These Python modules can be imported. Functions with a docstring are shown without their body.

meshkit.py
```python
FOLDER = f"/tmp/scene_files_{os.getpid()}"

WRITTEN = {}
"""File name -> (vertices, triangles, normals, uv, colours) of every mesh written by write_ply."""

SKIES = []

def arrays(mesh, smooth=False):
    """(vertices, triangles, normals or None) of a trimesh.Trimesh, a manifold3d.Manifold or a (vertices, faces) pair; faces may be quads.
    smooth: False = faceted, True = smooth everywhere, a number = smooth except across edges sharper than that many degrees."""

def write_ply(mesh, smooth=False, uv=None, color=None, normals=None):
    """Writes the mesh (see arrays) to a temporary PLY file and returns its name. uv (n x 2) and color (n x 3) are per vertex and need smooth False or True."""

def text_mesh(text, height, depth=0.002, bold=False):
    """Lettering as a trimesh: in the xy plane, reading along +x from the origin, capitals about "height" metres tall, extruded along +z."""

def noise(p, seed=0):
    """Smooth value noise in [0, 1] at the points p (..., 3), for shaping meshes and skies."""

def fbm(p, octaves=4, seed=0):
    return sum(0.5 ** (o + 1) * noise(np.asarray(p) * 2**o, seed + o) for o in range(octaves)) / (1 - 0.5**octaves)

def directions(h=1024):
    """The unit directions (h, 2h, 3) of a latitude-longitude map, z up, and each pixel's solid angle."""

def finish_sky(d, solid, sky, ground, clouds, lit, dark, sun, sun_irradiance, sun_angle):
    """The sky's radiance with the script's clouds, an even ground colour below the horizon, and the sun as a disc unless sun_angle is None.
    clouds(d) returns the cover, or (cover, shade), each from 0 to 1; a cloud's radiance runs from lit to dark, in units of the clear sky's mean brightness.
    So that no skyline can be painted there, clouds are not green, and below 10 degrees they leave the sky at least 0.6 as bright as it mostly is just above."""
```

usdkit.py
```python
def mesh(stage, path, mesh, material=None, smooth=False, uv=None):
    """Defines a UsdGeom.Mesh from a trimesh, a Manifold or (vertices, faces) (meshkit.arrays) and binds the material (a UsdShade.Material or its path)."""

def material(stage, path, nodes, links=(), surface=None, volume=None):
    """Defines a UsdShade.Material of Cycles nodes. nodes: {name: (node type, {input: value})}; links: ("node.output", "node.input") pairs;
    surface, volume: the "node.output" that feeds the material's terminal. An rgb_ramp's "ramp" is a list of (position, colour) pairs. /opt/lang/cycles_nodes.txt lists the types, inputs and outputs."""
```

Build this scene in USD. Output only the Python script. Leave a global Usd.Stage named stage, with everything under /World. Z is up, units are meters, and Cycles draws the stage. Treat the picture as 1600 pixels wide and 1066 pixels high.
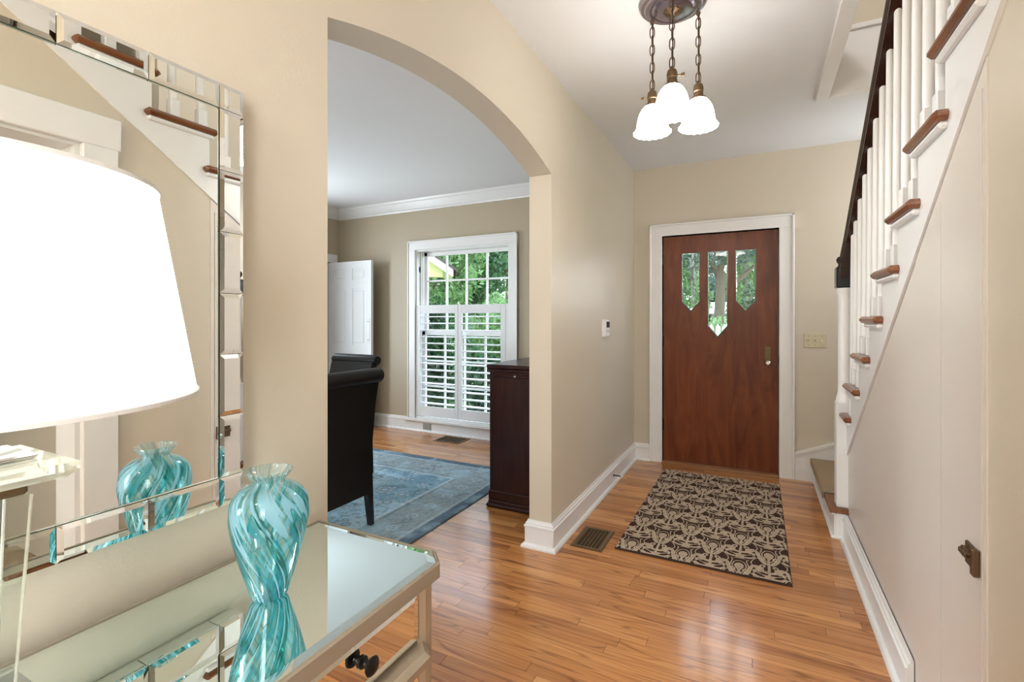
import math, random
import numpy as np, trimesh, manifold3d
import usdkit, meshkit
from manifold3d import Manifold, CrossSection
from shapely.geometry import Polygon, Point, box as sbox, LineString
from shapely.ops import unary_union
from pxr import Usd, UsdGeom, UsdLux, UsdShade, Gf, Sdf, Vt

stage = Usd.Stage.CreateInMemory()
UsdGeom.SetStageUpAxis(stage, 'Z'); UsdGeom.SetStageMetersPerUnit(stage, 1.0)
UsdGeom.Xform.Define(stage, '/World'); UsdGeom.Scope.Define(stage, '/World/Looks')

# ------------------------------------------------------------------ camera, sky, sun, exposure
EXPOSURE = 0.36
YAW = math.radians(26.95); CAM = (0, 0, 1.29); FPX = 758.0
cam = UsdGeom.Camera.Define(stage, '/World/camera')
cam.CreateHorizontalApertureAttr(36.0); cam.CreateVerticalApertureAttr(36.0 * 1066 / 1600)
cam.CreateFocalLengthAttr(FPX / 1600 * 36.0)
cam.CreateVerticalApertureOffsetAttr(-34.0 / 1600 * 36.0)
cam.CreateClippingRangeAttr(Gf.Vec2f(0.05, 1000)); cam.CreateExposureAttr(EXPOSURE)
s_, c_ = math.sin(YAW), math.cos(YAW)
cam.AddTransformOp().Set(Gf.Matrix4d(c_, s_, 0, 0, 0, 0, 1, 0, s_, -c_, 0, 0, CAM[0], CAM[1], CAM[2], 1))

SKY = 4.0
dome = UsdLux.DomeLight.Define(stage, '/World/sky'); dome.CreateIntensityAttr(1.0)
sky_mat = usdkit.material(stage, '/World/Looks/sky', {
    'tc': ('texture_coordinate', {}), 'sep': ('separate_xyz', {}),
    'n': ('noise_texture', {'scale': 3.0, 'detail': 5.0}),
    'cl': ('rgb_ramp', {'ramp': [(0.42, (0, 0, 0)), (0.62, (1, 1, 1))]}),
    'gr': ('rgb_ramp', {'ramp': [(0.0, (0.9, 0.96, 1.0)), (0.3, (0.62, 0.8, 1.0)), (1.0, (0.42, 0.62, 0.95))]}),
    'm': ('mix', {'color2': (1.15, 1.15, 1.15)}), 'b': ('background_shader', {'strength': SKY})},
    [('tc.generated', 'n.vector'), ('tc.generated', 'sep.vector'), ('sep.z', 'gr.fac'), ('n.fac', 'cl.fac'),
     ('cl.color', 'm.fac'), ('gr.color', 'm.color1'), ('m.color', 'b.color')], surface='b.background')
UsdShade.MaterialBindingAPI.Apply(dome.GetPrim()).Bind(sky_mat)
sun = UsdLux.DistantLight.Define(stage, '/World/sun'); sun.CreateIntensityAttr(19.0); sun.CreateAngleAttr(1.0)
sun.CreateColorAttr(Gf.Vec3f(1.0, 0.95, 0.86))
sun.AddRotateXYZOp().Set(Gf.Vec3f(38, -18, 0))     # high sun from behind the house

def rect_light(name, pos, rot, w, h, power, color):
    l = UsdLux.RectLight.Define(stage, '/World/' + name)
    l.CreateWidthAttr(w); l.CreateHeightAttr(h); l.CreateIntensityAttr(power); l.CreateColorAttr(Gf.Vec3f(*color))
    l.AddTranslateOp().Set(Gf.Vec3d(*pos)); l.AddRotateXYZOp().Set(Gf.Vec3f(*rot))
# fill lights added out of view, standing in for daylight from unseen windows
rect_light('rear_added_fill', (0.47, -1.55, 1.45), (0, 90, 0), 1.8, 1.3, 6.0, (0.97, 0.98, 1.0))  # added fill for the left wall and ceiling behind the camera
rect_light('dining_added_fill', (-4.80, 3.22, 1.45), (0, -90, 0), 1.8, 0.58, 7.0, (0.78, 0.90, 1.0))  # added cool fill for the dining room, reaching the hall through the arch
rect_light('dining_side_added_fill', (-4.80, -0.43, 1.45), (0, -90, 0), 1.8, 0.9, 10.0, (0.80, 0.91, 1.0))  # second added fill for the dining room, from the hidden end
rect_light('stair_landing_added_fill', (1.355, 4.0, 1.95), (0, 90, 0), 0.9, 0.6, 2.6, (0.93, 0.97, 1.0))  # added to lift the hall left wall from the stair side
rect_light('upstairs_added_fill', (-0.6, 1.6, 4.2), (0, -90, 0), 1.0, 1.4, 12.0, (1.0, 0.97, 0.94))  # added fill for the stairwell; the upper walls have no window

rect_light('side_room_added_fill', (1.40, -2.44, 1.45), (90, 0, 0), 0.9, 1.5, 3.0, (0.97, 0.98, 1.0))  # added to brighten the side room reflected in the mirror

hl = UsdLux.SphereLight.Define(stage, '/World/rear_hall_added_fill'); hl.CreateRadiusAttr(0.11); hl.CreateIntensityAttr(100.0)
hl.CreateColorAttr(Gf.Vec3f(1.0, 0.97, 0.92)); hl.AddTranslateOp().Set(Gf.Vec3d(-0.50, -1.35, 2.28))     # light added behind the camera to brighten the near ceiling; no fixture

# ------------------------------------------------------------------ helpers
_used = {}
def path_for(name, parent=None):
    base = str(parent.GetPath()) if parent is not None else '/World'
    k = (base, name); n = _used.get(k, 0); _used[k] = n + 1
    return '%s/%s' % (base, name if n == 0 else '%s_%03d' % (name, n))
def tag(p, label=None, cat=None, group=None, kind=None):
    p = p.GetPrim() if hasattr(p, 'GetPrim') else p
    for k, v in (('label', label), ('category', cat), ('group', group), ('kind', kind)):
        if v: p.SetCustomDataByKey(k, v)
    return p
def obj(name, mesh, mat, parent=None, smooth=False, label=None, cat=None, group=None, kind=None, uv=None, rnd=None, col=None):
    m = usdkit.mesh(stage, path_for(name, parent), mesh, M[mat] if isinstance(mat, str) else mat, smooth=smooth, uv=uv)
    pv = UsdGeom.PrimvarsAPI(m)
    if rnd is not None:
        r = np.asarray(rnd, np.float32)
        n = len(m.GetPointsAttr().Get())
        pv.CreatePrimvar('rnd', Sdf.ValueTypeNames.FloatArray, 'vertex').Set(Vt.FloatArray.FromNumpy(np.full(n, r, np.float32) if r.ndim == 0 else r))
    if col is not None:
        pv.CreatePrimvar('pattern', Sdf.ValueTypeNames.Color3fArray, 'vertex').Set(Vt.Vec3fArray.FromNumpy(np.asarray(col, np.float32)))
    return tag(m, label, cat, group, kind)
def thing(name, label, cat, loc=(0, 0, 0), rz=0.0, group=None, kind=None):
    x = UsdGeom.Xform.Define(stage, path_for(name))
    x.AddTranslateOp().Set(Gf.Vec3d(*loc)); x.AddRotateZOp().Set(float(rz))
    return tag(x, label, cat, group, kind)
def dup(src, label, loc, rz, group=None):
    r = thing(src.GetName(), label, src.GetCustomDataByKey('category'), loc, rz, group)
    r.GetReferences().AddInternalReference(src.GetPath()); r.SetInstanceable(True)
    return r
def bx(x0, x1, y0, y1, z0, z1, b=0.0):
    """A box with chamfered edges."""
    lo, hi = np.minimum((x0, y0, z0), (x1, y1, z1)), np.maximum((x0, y0, z0), (x1, y1, z1))
    b = min(b, 0.49 * float((hi - lo).min()))
    if b <= 0:
        m = Manifold.cube(tuple(hi - lo)).translate(tuple(lo)); return mf(m)
    pts = []
    for k in range(3):
        e = np.full(3, b); e[k] = 0
        for q in np.ndindex(2, 2, 2):
            pts.append(np.where(q, hi - e, lo + e))
    return mf(Manifold.hull_points(np.array(pts)))
def mf(m):
    t = m.to_mesh(); return trimesh.Trimesh(np.array(t.vert_properties[:, :3]), np.array(t.tri_verts), process=False)
def cat(*ms):
    ms = [m for k in ms for m in (k if isinstance(k, (list, tuple)) else [k])]
    return trimesh.util.concatenate(ms)
def ext(poly, depth, frame):
    """Extrude a shapely polygon; frame(a, b, d) -> x, y, z maps its plane coordinates and depth."""
    m = trimesh.creation.extrude_polygon(poly, depth, engine='earcut')
    v = np.array(m.vertices); w = np.stack(frame(v[:, 0], v[:, 1], v[:, 2]), 1)
    f = np.array(m.faces)
    t = trimesh.Trimesh(w, f, process=False)
    if t.volume < 0: t = trimesh.Trimesh(w, f[:, ::-1], process=False)
    return t
def in_yz(poly, x0, depth): return ext(poly, depth, lambda a, b, d: (x0 + d, a, b))
def in_xz(poly, y0, depth): return ext(poly, depth, lambda a, b, d: (a, y0 + d, b))
def in_xy(poly, z0, depth): return ext(poly, depth, lambda a, b, d: (a, b, z0 + d))
def run(profile, p0, p1, out):
    """A moulding: profile [(outward, z)] along p0 -> p1 (x, y), outward unit vector out."""
    p0, p1, out = np.array(p0, float), np.array(p1, float), np.array(out, float)
    L = np.linalg.norm(p1 - p0); t = (p1 - p0) / L
    return ext(Polygon(profile), L, lambda a, b, d: (p0[0] + t[0] * d + out[0] * a, p0[1] + t[1] * d + out[1] * a, b))
def run_path(profile, pts):
    """A moulding swept along a polyline (x, y) with mitred corners; it stands out to the left of the walking direction."""
    pts = np.array(pts, float); pr = np.array(Polygon(profile).exterior.coords[:-1]); n, k = len(pts), len(pr)
    d = np.diff(pts, axis=0); d /= np.linalg.norm(d, axis=1, keepdims=True); nn = np.stack([-d[:, 1], d[:, 0]], 1)
    V = []
    for i in range(n):
        a, b = nn[max(i - 1, 0)], nn[min(i, n - 2)]; m = (a + b) / (1 + a @ b)
        V += [(pts[i, 0] + m[0] * o, pts[i, 1] + m[1] * o, z) for o, z in pr]
    F = []
    for i in range(n - 1):
        for j in range(k):
            a, b = i * k + j, i * k + (j + 1) % k; F += [(a, b, b + k), (a, b + k, a + k)]
    tv, tf = trimesh.creation.triangulate_polygon(Polygon(pr), engine='earcut')
    idx = [int(np.argmin(((pr - q) ** 2).sum(1))) for q in tv]
    for f in tf:
        f = [idx[q] for q in f]; F += [tuple(f[::-1]), tuple((n - 1) * k + q for q in f)]
    t = trimesh.Trimesh(V, F, process=False); t.fix_normals(); return t
def lathe(prof, n=48, center=(0, 0, 0), wobble=None):
    """Closed surface of revolution from [(r, z)]; ends with r = 0 are capped."""
    prof = np.array(prof, float); th = np.arange(n) * 2 * np.pi / n; V, F = [], []
    R = prof[:, 0][:, None] * np.ones(n)[None]
    Z = prof[:, 1][:, None] * np.ones(n)[None]
    if wobble is not None: R, Z = wobble(R, Z, th[None])
    V = np.stack([R * np.cos(th), R * np.sin(th), Z], -1).reshape(-1, 3) + np.array(center)
    k = len(prof)
    for i in range(k - 1):
        for j in range(n):
            a, b = i * n + j, i * n + (j + 1) % n
            F += [(a, b, b + n), (a, b + n, a + n)]
    m = trimesh.Trimesh(V, F, process=False)
    return m
def cyl(p0, p1, r, n=16, r1=None):
    p0, p1 = np.array(p0, float), np.array(p1, float); L = np.linalg.norm(p1 - p0)
    m = lathe([(0, 0), (r, 0), (r if r1 is None else r1, L), (0, L)], n)
    m.apply_transform(trimesh.geometry.align_vectors([0, 0, 1], (p1 - p0) / L)); m.apply_translation(p0)
    return m
def torus_link(center, axis_y, L, W, r, n=20, k=6):
    """An oblong chain link hanging along z; axis_y turns it a quarter."""
    t = np.arange(n) * 2 * np.pi / n
    x = (W / 2) * np.sign(np.cos(t)) * np.abs(np.cos(t)) ** 0.6; z = (L / 2) * np.sign(np.sin(t)) * np.abs(np.sin(t)) ** 0.8
    P = np.stack([x, 0 * x, z], 1); T = np.roll(P, -1, 0) - np.roll(P, 1, 0); T /= np.linalg.norm(T, axis=1, keepdims=True)
    B = np.array([0, 1.0, 0]); N = np.cross(T, B)
    a = np.arange(k) * 2 * np.pi / k
    V = (P[:, None] + r * (np.cos(a)[None, :, None] * N[:, None] + np.sin(a)[None, :, None] * B)).reshape(-1, 3)
    F = []
    for i in range(n):
        for j in range(k):
            p, q = i * k + j, i * k + (j + 1) % k; p2, q2 = ((i + 1) % n) * k + j, ((i + 1) % n) * k + (j + 1) % k
            F += [(p, q, q2), (p, q2, p2)]
    if axis_y: V = V[:, [1, 0, 2]] * np.array([-1, 1, 1])
    return trimesh.Trimesh(V + np.array(center), F, process=False)

# ------------------------------------------------------------------ materials
M = {}
def mat(name, nodes, links=(), surface='p.BSDF'):
    M[name] = usdkit.material(stage, '/World/Looks/' + name, nodes, links, surface=surface)
def plain(name, color, rough=0.5, metal=0.0, bump=None, **kw):
    nodes = {'p': ('principled_bsdf', {'base_color': color, 'roughness': rough, 'metallic': metal, **kw})}; links = []
    if bump:
        sc, st = bump
        nodes.update({'g': ('geometry', {}), 'n': ('noise_texture', {'scale': sc, 'detail': 3.0}), 'b': ('bump', {'strength': st, 'distance': 0.01})})
        links = [('g.position', 'n.vector'), ('n.fac', 'b.height'), ('b.normal', 'p.normal')]
    mat(name, nodes, links)
TAN = (0.625, 0.56, 0.45)
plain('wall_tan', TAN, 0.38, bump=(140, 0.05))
plain('wall_tan_backlit', (0.46, 0.385, 0.275), 0.42, bump=(140, 0.12))  # hall tan darkened: backlit dimness of the dining room put into the colour
plain('ceiling_white', (0.75, 0.76, 0.77), 0.7, bump=(60, 0.08))
plain('paint_white', (0.81, 0.81, 0.80), 0.28, bump=(90, 0.03))
plain('paint_cream', (0.68, 0.625, 0.565), 0.30, bump=(60, 0.05))
plain('paint_grey', (0.42, 0.40, 0.38), 0.4)
plain('shutter_white', (0.78, 0.79, 0.80), 0.35)
plain('ivory_plastic', (0.62, 0.55, 0.38), 0.35)
plain('white_plastic', (0.82, 0.82, 0.80), 0.35)
plain('grey_plastic', (0.32, 0.32, 0.31), 0.5)
plain('dark_screen', (0.02, 0.022, 0.02), 0.15)
plain('black_metal', (0.018, 0.015, 0.013), 0.35, 0.6)
plain('black_paint', (0.012, 0.012, 0.014), 0.22)
plain('old_bronze', (0.16, 0.105, 0.06), 0.42, 0.9, bump=(200, 0.2))
plain('canopy_bronze', (0.42, 0.37, 0.43), 0.2, 0.95)
plain('register_bronze', (0.20, 0.135, 0.075), 0.4, 0.7)
plain('dark_void', (0.01, 0.008, 0.007), 0.9)
plain('champagne', (0.46, 0.385, 0.29), 0.36, 0.6)
plain('frame_taupe', (0.34, 0.28, 0.21), 0.42, 0.25)
plain('chrome', (0.86, 0.87, 0.88), 0.06, 1.0)
plain('steel', (0.55, 0.54, 0.52), 0.25, 1.0)
plain('mirror', (0.93, 0.95, 0.93), 0.0, 1.0)
plain('mirror_tinted', (0.83, 0.93, 0.91), 0.0, 1.0)
plain('mirror_edge', (0.20, 0.30, 0.24), 0.1, 0.3)
plain('aged_brass', (0.17, 0.115, 0.06), 0.5, 0.7)
plain('leather_black', (0.007, 0.0065, 0.006), 0.38, bump=(260, 0.10), specular_ior_level=0.3)
plain('carpet_brown', (0.43, 0.31, 0.195), 0.95, bump=(500, 0.6))
plain('carpet_binding', (0.30, 0.25, 0.18), 0.9)
plain('backing_dark', (0.05, 0.04, 0.03), 0.8)
plain('roof_dark', (0.06, 0.05, 0.05), 0.8)
plain('siding_pale', (0.42, 0.45, 0.22), 0.7)
plain('fascia_white', (0.80, 0.82, 0.85), 0.6)
plain('roof_pale', (0.85, 0.76, 0.74), 0.6)
plain('siding_grey', (0.25, 0.28, 0.32), 0.7)
plain('car_white', (0.85, 0.85, 0.86), 0.2)
plain('bark', (0.095, 0.085, 0.062), 0.9, bump=(20, 0.8))
plain('acrylic', (0.93, 0.95, 0.86), 0.02, transmission_weight=0.72, ior=1.47)
def wood(name, stops, along, rough, scale=(1, 1, 1), spec=0.5, coat=0.0, strength=0.05, wob=2.0):
    """Grain stretched along one axis (0, 1, 2) in world position; rnd shifts it per piece."""
    sc = [30.0, 30.0, 30.0]; sc[along] = 1.6; sc = tuple(a * b for a, b in zip(sc, scale))
    mat(name, {'g': ('geometry', {}), 'a': ('attribute', {'attribute': 'rnd'}), 'off': ('vector_math', {'math_type': 'scale', 'vector1': (0, 0, 0), 'scale': 1.0}),
        'k': ('combine_xyz', {'x': 0.0, 'y': 0.0, 'z': 0.0}), 'mul': ('math', {'math_type': 'multiply', 'value2': 37.0}),
        'add': ('vector_math', {'math_type': 'add'}), 'map': ('mapping', {'scale': sc}),
        'n': ('noise_texture', {'scale': 1.0, 'detail': 6.0, 'roughness': 0.62, 'distortion': wob}),
        'n2': ('noise_texture', {'scale': 0.22, 'detail': 2.0}),
        'mm': ('math', {'math_type': 'multiply_add', 'value2': 0.62, 'value3': 0.0}), 'm2': ('math', {'math_type': 'multiply_add', 'value2': 0.38}),
        'r': ('rgb_ramp', {'ramp': stops}), 'b': ('bump', {'strength': strength, 'distance': 0.004}),
        'p': ('principled_bsdf', {'roughness': rough, 'specular_ior_level': spec, 'coat_weight': coat, 'coat_roughness': 0.12})},
        [('a.fac', 'mul.value1'), ('mul.value', 'k.x'), ('mul.value', 'k.y'), ('g.position', 'add.vector1'), ('k.vector', 'add.vector2'),
         ('add.vector', 'map.vector'), ('map.vector', 'n.vector'), ('map.vector', 'n2.vector'), ('n2.fac', 'm2.value1'),
         ('n.fac', 'mm.value1'), ('m2.value', 'mm.value3'), ('mm.value', 'r.fac'), ('r.color', 'p.base_color'), ('n.fac', 'b.height'), ('b.normal', 'p.normal')])
wood('door_wood', [(0.30, (0.075, 0.018, 0.007)), (0.5, (0.165, 0.042, 0.014)), (0.72, (0.25, 0.075, 0.026))], 2, 0.36, (0.25, 0.25, 0.8), spec=0.3)
wood('cherry', [(0.3, (0.016, 0.004, 0.004)), (0.55, (0.034, 0.009, 0.008)), (0.75, (0.055, 0.016, 0.012))], 2, 0.25, (0.6, 0.6, 1), spec=0.35)
wood('tread_oak', [(0.3, (0.11, 0.034, 0.012)), (0.5, (0.19, 0.066, 0.024)), (0.7, (0.27, 0.105, 0.042))], 1, 0.25, coat=0.2)
wood('rail_wood', [(0.3, (0.012, 0.006, 0.004)), (0.6, (0.035, 0.013, 0.008))], 1, 0.2, coat=0.4)
wood('threshold_oak', [(0.3, (0.22, 0.09, 0.03)), (0.6, (0.36, 0.17, 0.07))], 0, 0.3, coat=0.2)
# oak strip flooring: a tone per board (rnd), stretched grain and darker cathedral figure
mat('oak_floor', {'g': ('geometry', {}), 'a': ('attribute', {'attribute': 'rnd'}), 'mul': ('math', {'math_type': 'multiply', 'value2': 91.7}),
    'k': ('combine_xyz', {}), 'add': ('vector_math', {'math_type': 'add'}),
    'map': ('mapping', {'scale': (1.5, 34.0, 1.0)}), 'n': ('noise_texture', {'scale': 1.0, 'detail': 3.0, 'roughness': 0.55, 'distortion': 0.6}),
    'map2': ('mapping', {'scale': (1.1, 15.0, 1.0)}), 'w': ('noise_texture', {'scale': 1.0, 'detail': 1.0, 'distortion': 0.3}),
    'wm': ('math', {'math_type': 'multiply', 'value2': 11.0}), 'wf': ('math', {'math_type': 'pingpong', 'value2': 1.0}),
    'wr': ('rgb_ramp', {'ramp': [(0.0, (0.42, 0.32, 0.25)), (0.22, (0.97, 0.95, 0.93)), (0.6, (1, 1, 1)), (1.0, (0.86, 0.80, 0.74))]}),
    'tone': ('rgb_ramp', {'ramp': [(0.0, (0.34, 0.125, 0.036)), (0.25, (0.48, 0.20, 0.062)), (0.6, (0.58, 0.26, 0.085)), (0.85, (0.66, 0.315, 0.11)), (1.0, (0.72, 0.38, 0.155))]}),
    'gr': ('rgb_ramp', {'ramp': [(0.30, (0.66, 0.57, 0.49)), (0.48, (0.95, 0.93, 0.9)), (0.7, (1.06, 1.06, 1.06))]}),
    'x1': ('mix', {'mix_type': 'multiply', 'fac': 1.0}), 'x2': ('mix', {'mix_type': 'multiply', 'fac': 0.75}),
    'b': ('bump', {'strength': 0.05, 'distance': 0.003}),
    'p': ('principled_bsdf', {'roughness': 0.26, 'coat_weight': 0.45, 'coat_roughness': 0.12})},
    [('a.fac', 'mul.value1'), ('mul.value', 'k.x'), ('mul.value', 'k.y'), ('g.position', 'add.vector1'), ('k.vector', 'add.vector2'),
     ('add.vector', 'map.vector'), ('add.vector', 'map2.vector'), ('map.vector', 'n.vector'), ('map2.vector', 'w.vector'),
     ('w.fac', 'wm.value1'), ('wm.value', 'wf.value1'), ('wf.value', 'wr.fac'), ('a.fac', 'tone.fac'), ('n.fac', 'gr.fac'),
     ('tone.color', 'x1.color1'), ('gr.color', 'x1.color2'), ('x1.color', 'x2.color1'), ('wr.color', 'x2.color2'), ('x2.color', 'p.base_color'),
     ('n.fac', 'b.height'), ('b.normal', 'p.normal')])
mat('rug_print', {'a': ('attribute', {'attribute': 'pattern'}), 'g': ('geometry', {}), 'n': ('noise_texture', {'scale': 700.0, 'detail': 2.0}),
    'b': ('bump', {'strength': 0.5, 'distance': 0.004}), 'p': ('principled_bsdf', {'roughness': 0.9, 'specular_ior_level': 0.2})},
    [('a.color', 'p.base_color'), ('g.position', 'n.vector'), ('n.fac', 'b.height'), ('b.normal', 'p.normal')])
# window glass: clear with a fresnel sheen, so that daylight passes
for nm, tc in (('pane', (0.985, 0.99, 0.99)), ('clear_block', (0.90, 0.93, 0.92))):
  mat(nm, {'t': ('transparent_bsdf', {'color': tc}), 'gl': ('glossy_bsdf', {'roughness': 0.0, 'color': (1, 1, 1)}), 'lw': ('layer_weight', {'blend': 0.5}), 'pw': ('math', {'math_type': 'power', 'value2': 4.0}), 'f': ('math', {'math_type': 'multiply_add', 'value2': 0.6, 'value3': 0.018}), 'm': ('mix_closure', {})},
    [('lw.facing', 'pw.value1'), ('pw.value', 'f.value1'), ('f.value', 'm.fac'), ('t.BSDF', 'm.closure1'), ('gl.BSDF', 'm.closure2')], surface='m.closure')
M['bevel_pane'] = usdkit.material(stage, '/World/Looks/bevel_pane', {'p': ('principled_bsdf', {'base_color': (0.95, 1.0, 0.98), 'roughness': 0.0, 'transmission_weight': 1.0, 'ior': 1.45})}, [], surface='p.BSDF')
# blown glass of the vase: clear wall with turquoise, teal and milky swirls (swirl = twisted coordinate)
def vase_nodes():
    return {'a': ('attribute', {'attribute': 'pattern'}),
     'map': ('mapping', {'scale': (95.0, 95.0, 9.0)}), 'n': ('noise_texture', {'scale': 1.0, 'detail': 2.0, 'distortion': 0.7}),
     'map2': ('mapping', {'location': (3, 7, 1), 'scale': (85.0, 85.0, 8.0)}), 'n2': ('noise_texture', {'scale': 1.0, 'detail': 2.0, 'distortion': 1.0}), 'ar': ('attribute', {'attribute': 'rnd'}), 'mk': ('math', {'math_type': 'multiply'}), 'tm': ('mix', {'color1': (1, 1, 1)}),
     'tint': ('rgb_ramp', {'ramp': [(0.34, (0.05, 0.40, 0.36)), (0.44, (0.12, 0.66, 0.76)), (0.52, (0.50, 0.90, 0.95)), (0.62, (0.93, 1.0, 1.0))]}),
     'milk': ('rgb_ramp', {'ramp': [(0.36, (0.80, 0.80, 0.80)), (0.44, (0.08, 0.08, 0.08)), (0.53, (0.05, 0.05, 0.05)), (0.575, (0.85, 0.85, 0.85))]}), 'mc': ('rgb_ramp', {'ramp': [(0.40, (0.02, 0.36, 0.44)), (0.50, (0.10, 0.55, 0.62)), (0.58, (0.42, 0.76, 0.92))]}),
     't': ('transparent_bsdf', {}), 'd': ('diffuse_bsdf', {'color': (0.42, 0.80, 0.86)}), 'tr': ('translucent_bsdf', {'color': (0.42, 0.82, 0.88)}),
     'dm': ('mix_closure', {'fac': 0.5}), 'm': ('mix_closure', {}), 'gl': ('glossy_bsdf', {'roughness': 0.02, 'color': (1, 1, 1)}), 'lw': ('layer_weight', {'blend': 0.5}), 'pw': ('math', {'math_type': 'power', 'value2': 4.0}), 'f': ('math', {'math_type': 'multiply_add', 'value2': 0.75, 'value3': 0.04}), 'o': ('mix_closure', {})}, \
    [('a.color', 'map.vector'), ('a.color', 'map2.vector'), ('map.vector', 'n.vector'), ('map2.vector', 'n2.vector'), ('n.fac', 'tint.fac'), ('n2.fac', 'milk.fac'), ('n2.fac', 'mc.fac'), ('mc.color', 'd.color'), ('mc.color', 'tr.color'),
     ('ar.fac', 'tm.fac'), ('tint.color', 'tm.color2'), ('tm.color', 't.color'), ('milk.color', 'mk.value1'), ('ar.fac', 'mk.value2'), ('d.BSDF', 'dm.closure1'), ('tr.BSDF', 'dm.closure2'), ('mk.value', 'm.fac'), ('t.BSDF', 'm.closure1'), ('dm.closure', 'm.closure2'),
     ('lw.facing', 'pw.value1'), ('pw.value', 'f.value1'), ('f.value', 'o.fac'), ('m.closure', 'o.closure1'), ('gl.BSDF', 'o.closure2')]
n_, l_ = vase_nodes(); mat('vase_glass', n_, l_, surface='o.closure')
# lamp fabric and frosted pendant glass, lit from inside
mat('shade_fabric', {'d': ('diffuse_bsdf', {'color': (0.9, 0.9, 0.86)}), 't': ('translucent_bsdf', {'color': (0.9, 0.9, 0.84)}), 'm': ('mix_closure', {'fac': 0.5}),
    'e': ('emission', {'color': (1.0, 1.0, 0.96), 'strength': 0.5}), 'a': ('add_closure', {})},
    [('d.BSDF', 'm.closure1'), ('t.BSDF', 'm.closure2'), ('m.closure', 'a.closure1'), ('e.emission', 'a.closure2')], surface='a.closure')
mat('pendant_glass', {'d': ('diffuse_bsdf', {'color': (0.9, 0.9, 0.88)}), 'e': ('emission', {'color': (1.0, 0.96, 0.90), 'strength': 14.0}), 'a': ('add_closure', {})},
    [('d.BSDF', 'a.closure1'), ('e.emission', 'a.closure2')], surface='a.closure')
mat('bulb', {'e': ('emission', {'color': (1.0, 0.95, 0.86), 'strength': 22.0})}, surface='e.emission')
def leaf(name, c1, c2):
    mat(name, {'g': ('geometry', {}), 'r': ('rgb_ramp', {'ramp': [(0.0, c1), (1.0, c2)]}), 'd': ('diffuse_bsdf', {}), 't': ('translucent_bsdf', {}), 'm': ('mix_closure', {'fac': 0.4}),
        'gl': ('glossy_bsdf', {'roughness': 0.35}), 'o': ('mix_closure', {'fac': 0.06})},
        [('g.random_per_island', 'r.fac'), ('r.color', 'd.color'), ('r.color', 't.color'), ('d.BSDF', 'm.closure1'), ('t.BSDF', 'm.closure2'), ('m.closure', 'o.closure1'), ('gl.BSDF', 'o.closure2')], surface='o.closure')
leaf('leaf_dark', (0.012, 0.06, 0.02), (0.06, 0.20, 0.05))
leaf('leaf_mid', (0.07, 0.18, 0.07), (0.42, 0.56, 0.29))
leaf('leaf_light', (0.18, 0.33, 0.13), (0.74, 0.83, 0.58))
leaf('leaf_blue', (0.04, 0.10, 0.08), (0.26, 0.38, 0.33))
leaf('moss_grey', (0.10, 0.13, 0.10), (0.34, 0.38, 0.32))
mat('lawn', {'g': ('geometry', {}), 'n': ('noise_texture', {'scale': 0.5, 'detail': 6.0}), 'r': ('rgb_ramp', {'ramp': [(0.35, (0.10, 0.20, 0.05)), (0.55, (0.30, 0.38, 0.16)), (0.65, (0.55, 0.52, 0.42))]}), 'p': ('principled_bsdf', {'roughness': 0.95})},
    [('g.position', 'n.vector'), ('n.fac', 'r.fac'), ('r.color', 'p.base_color')])

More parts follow.
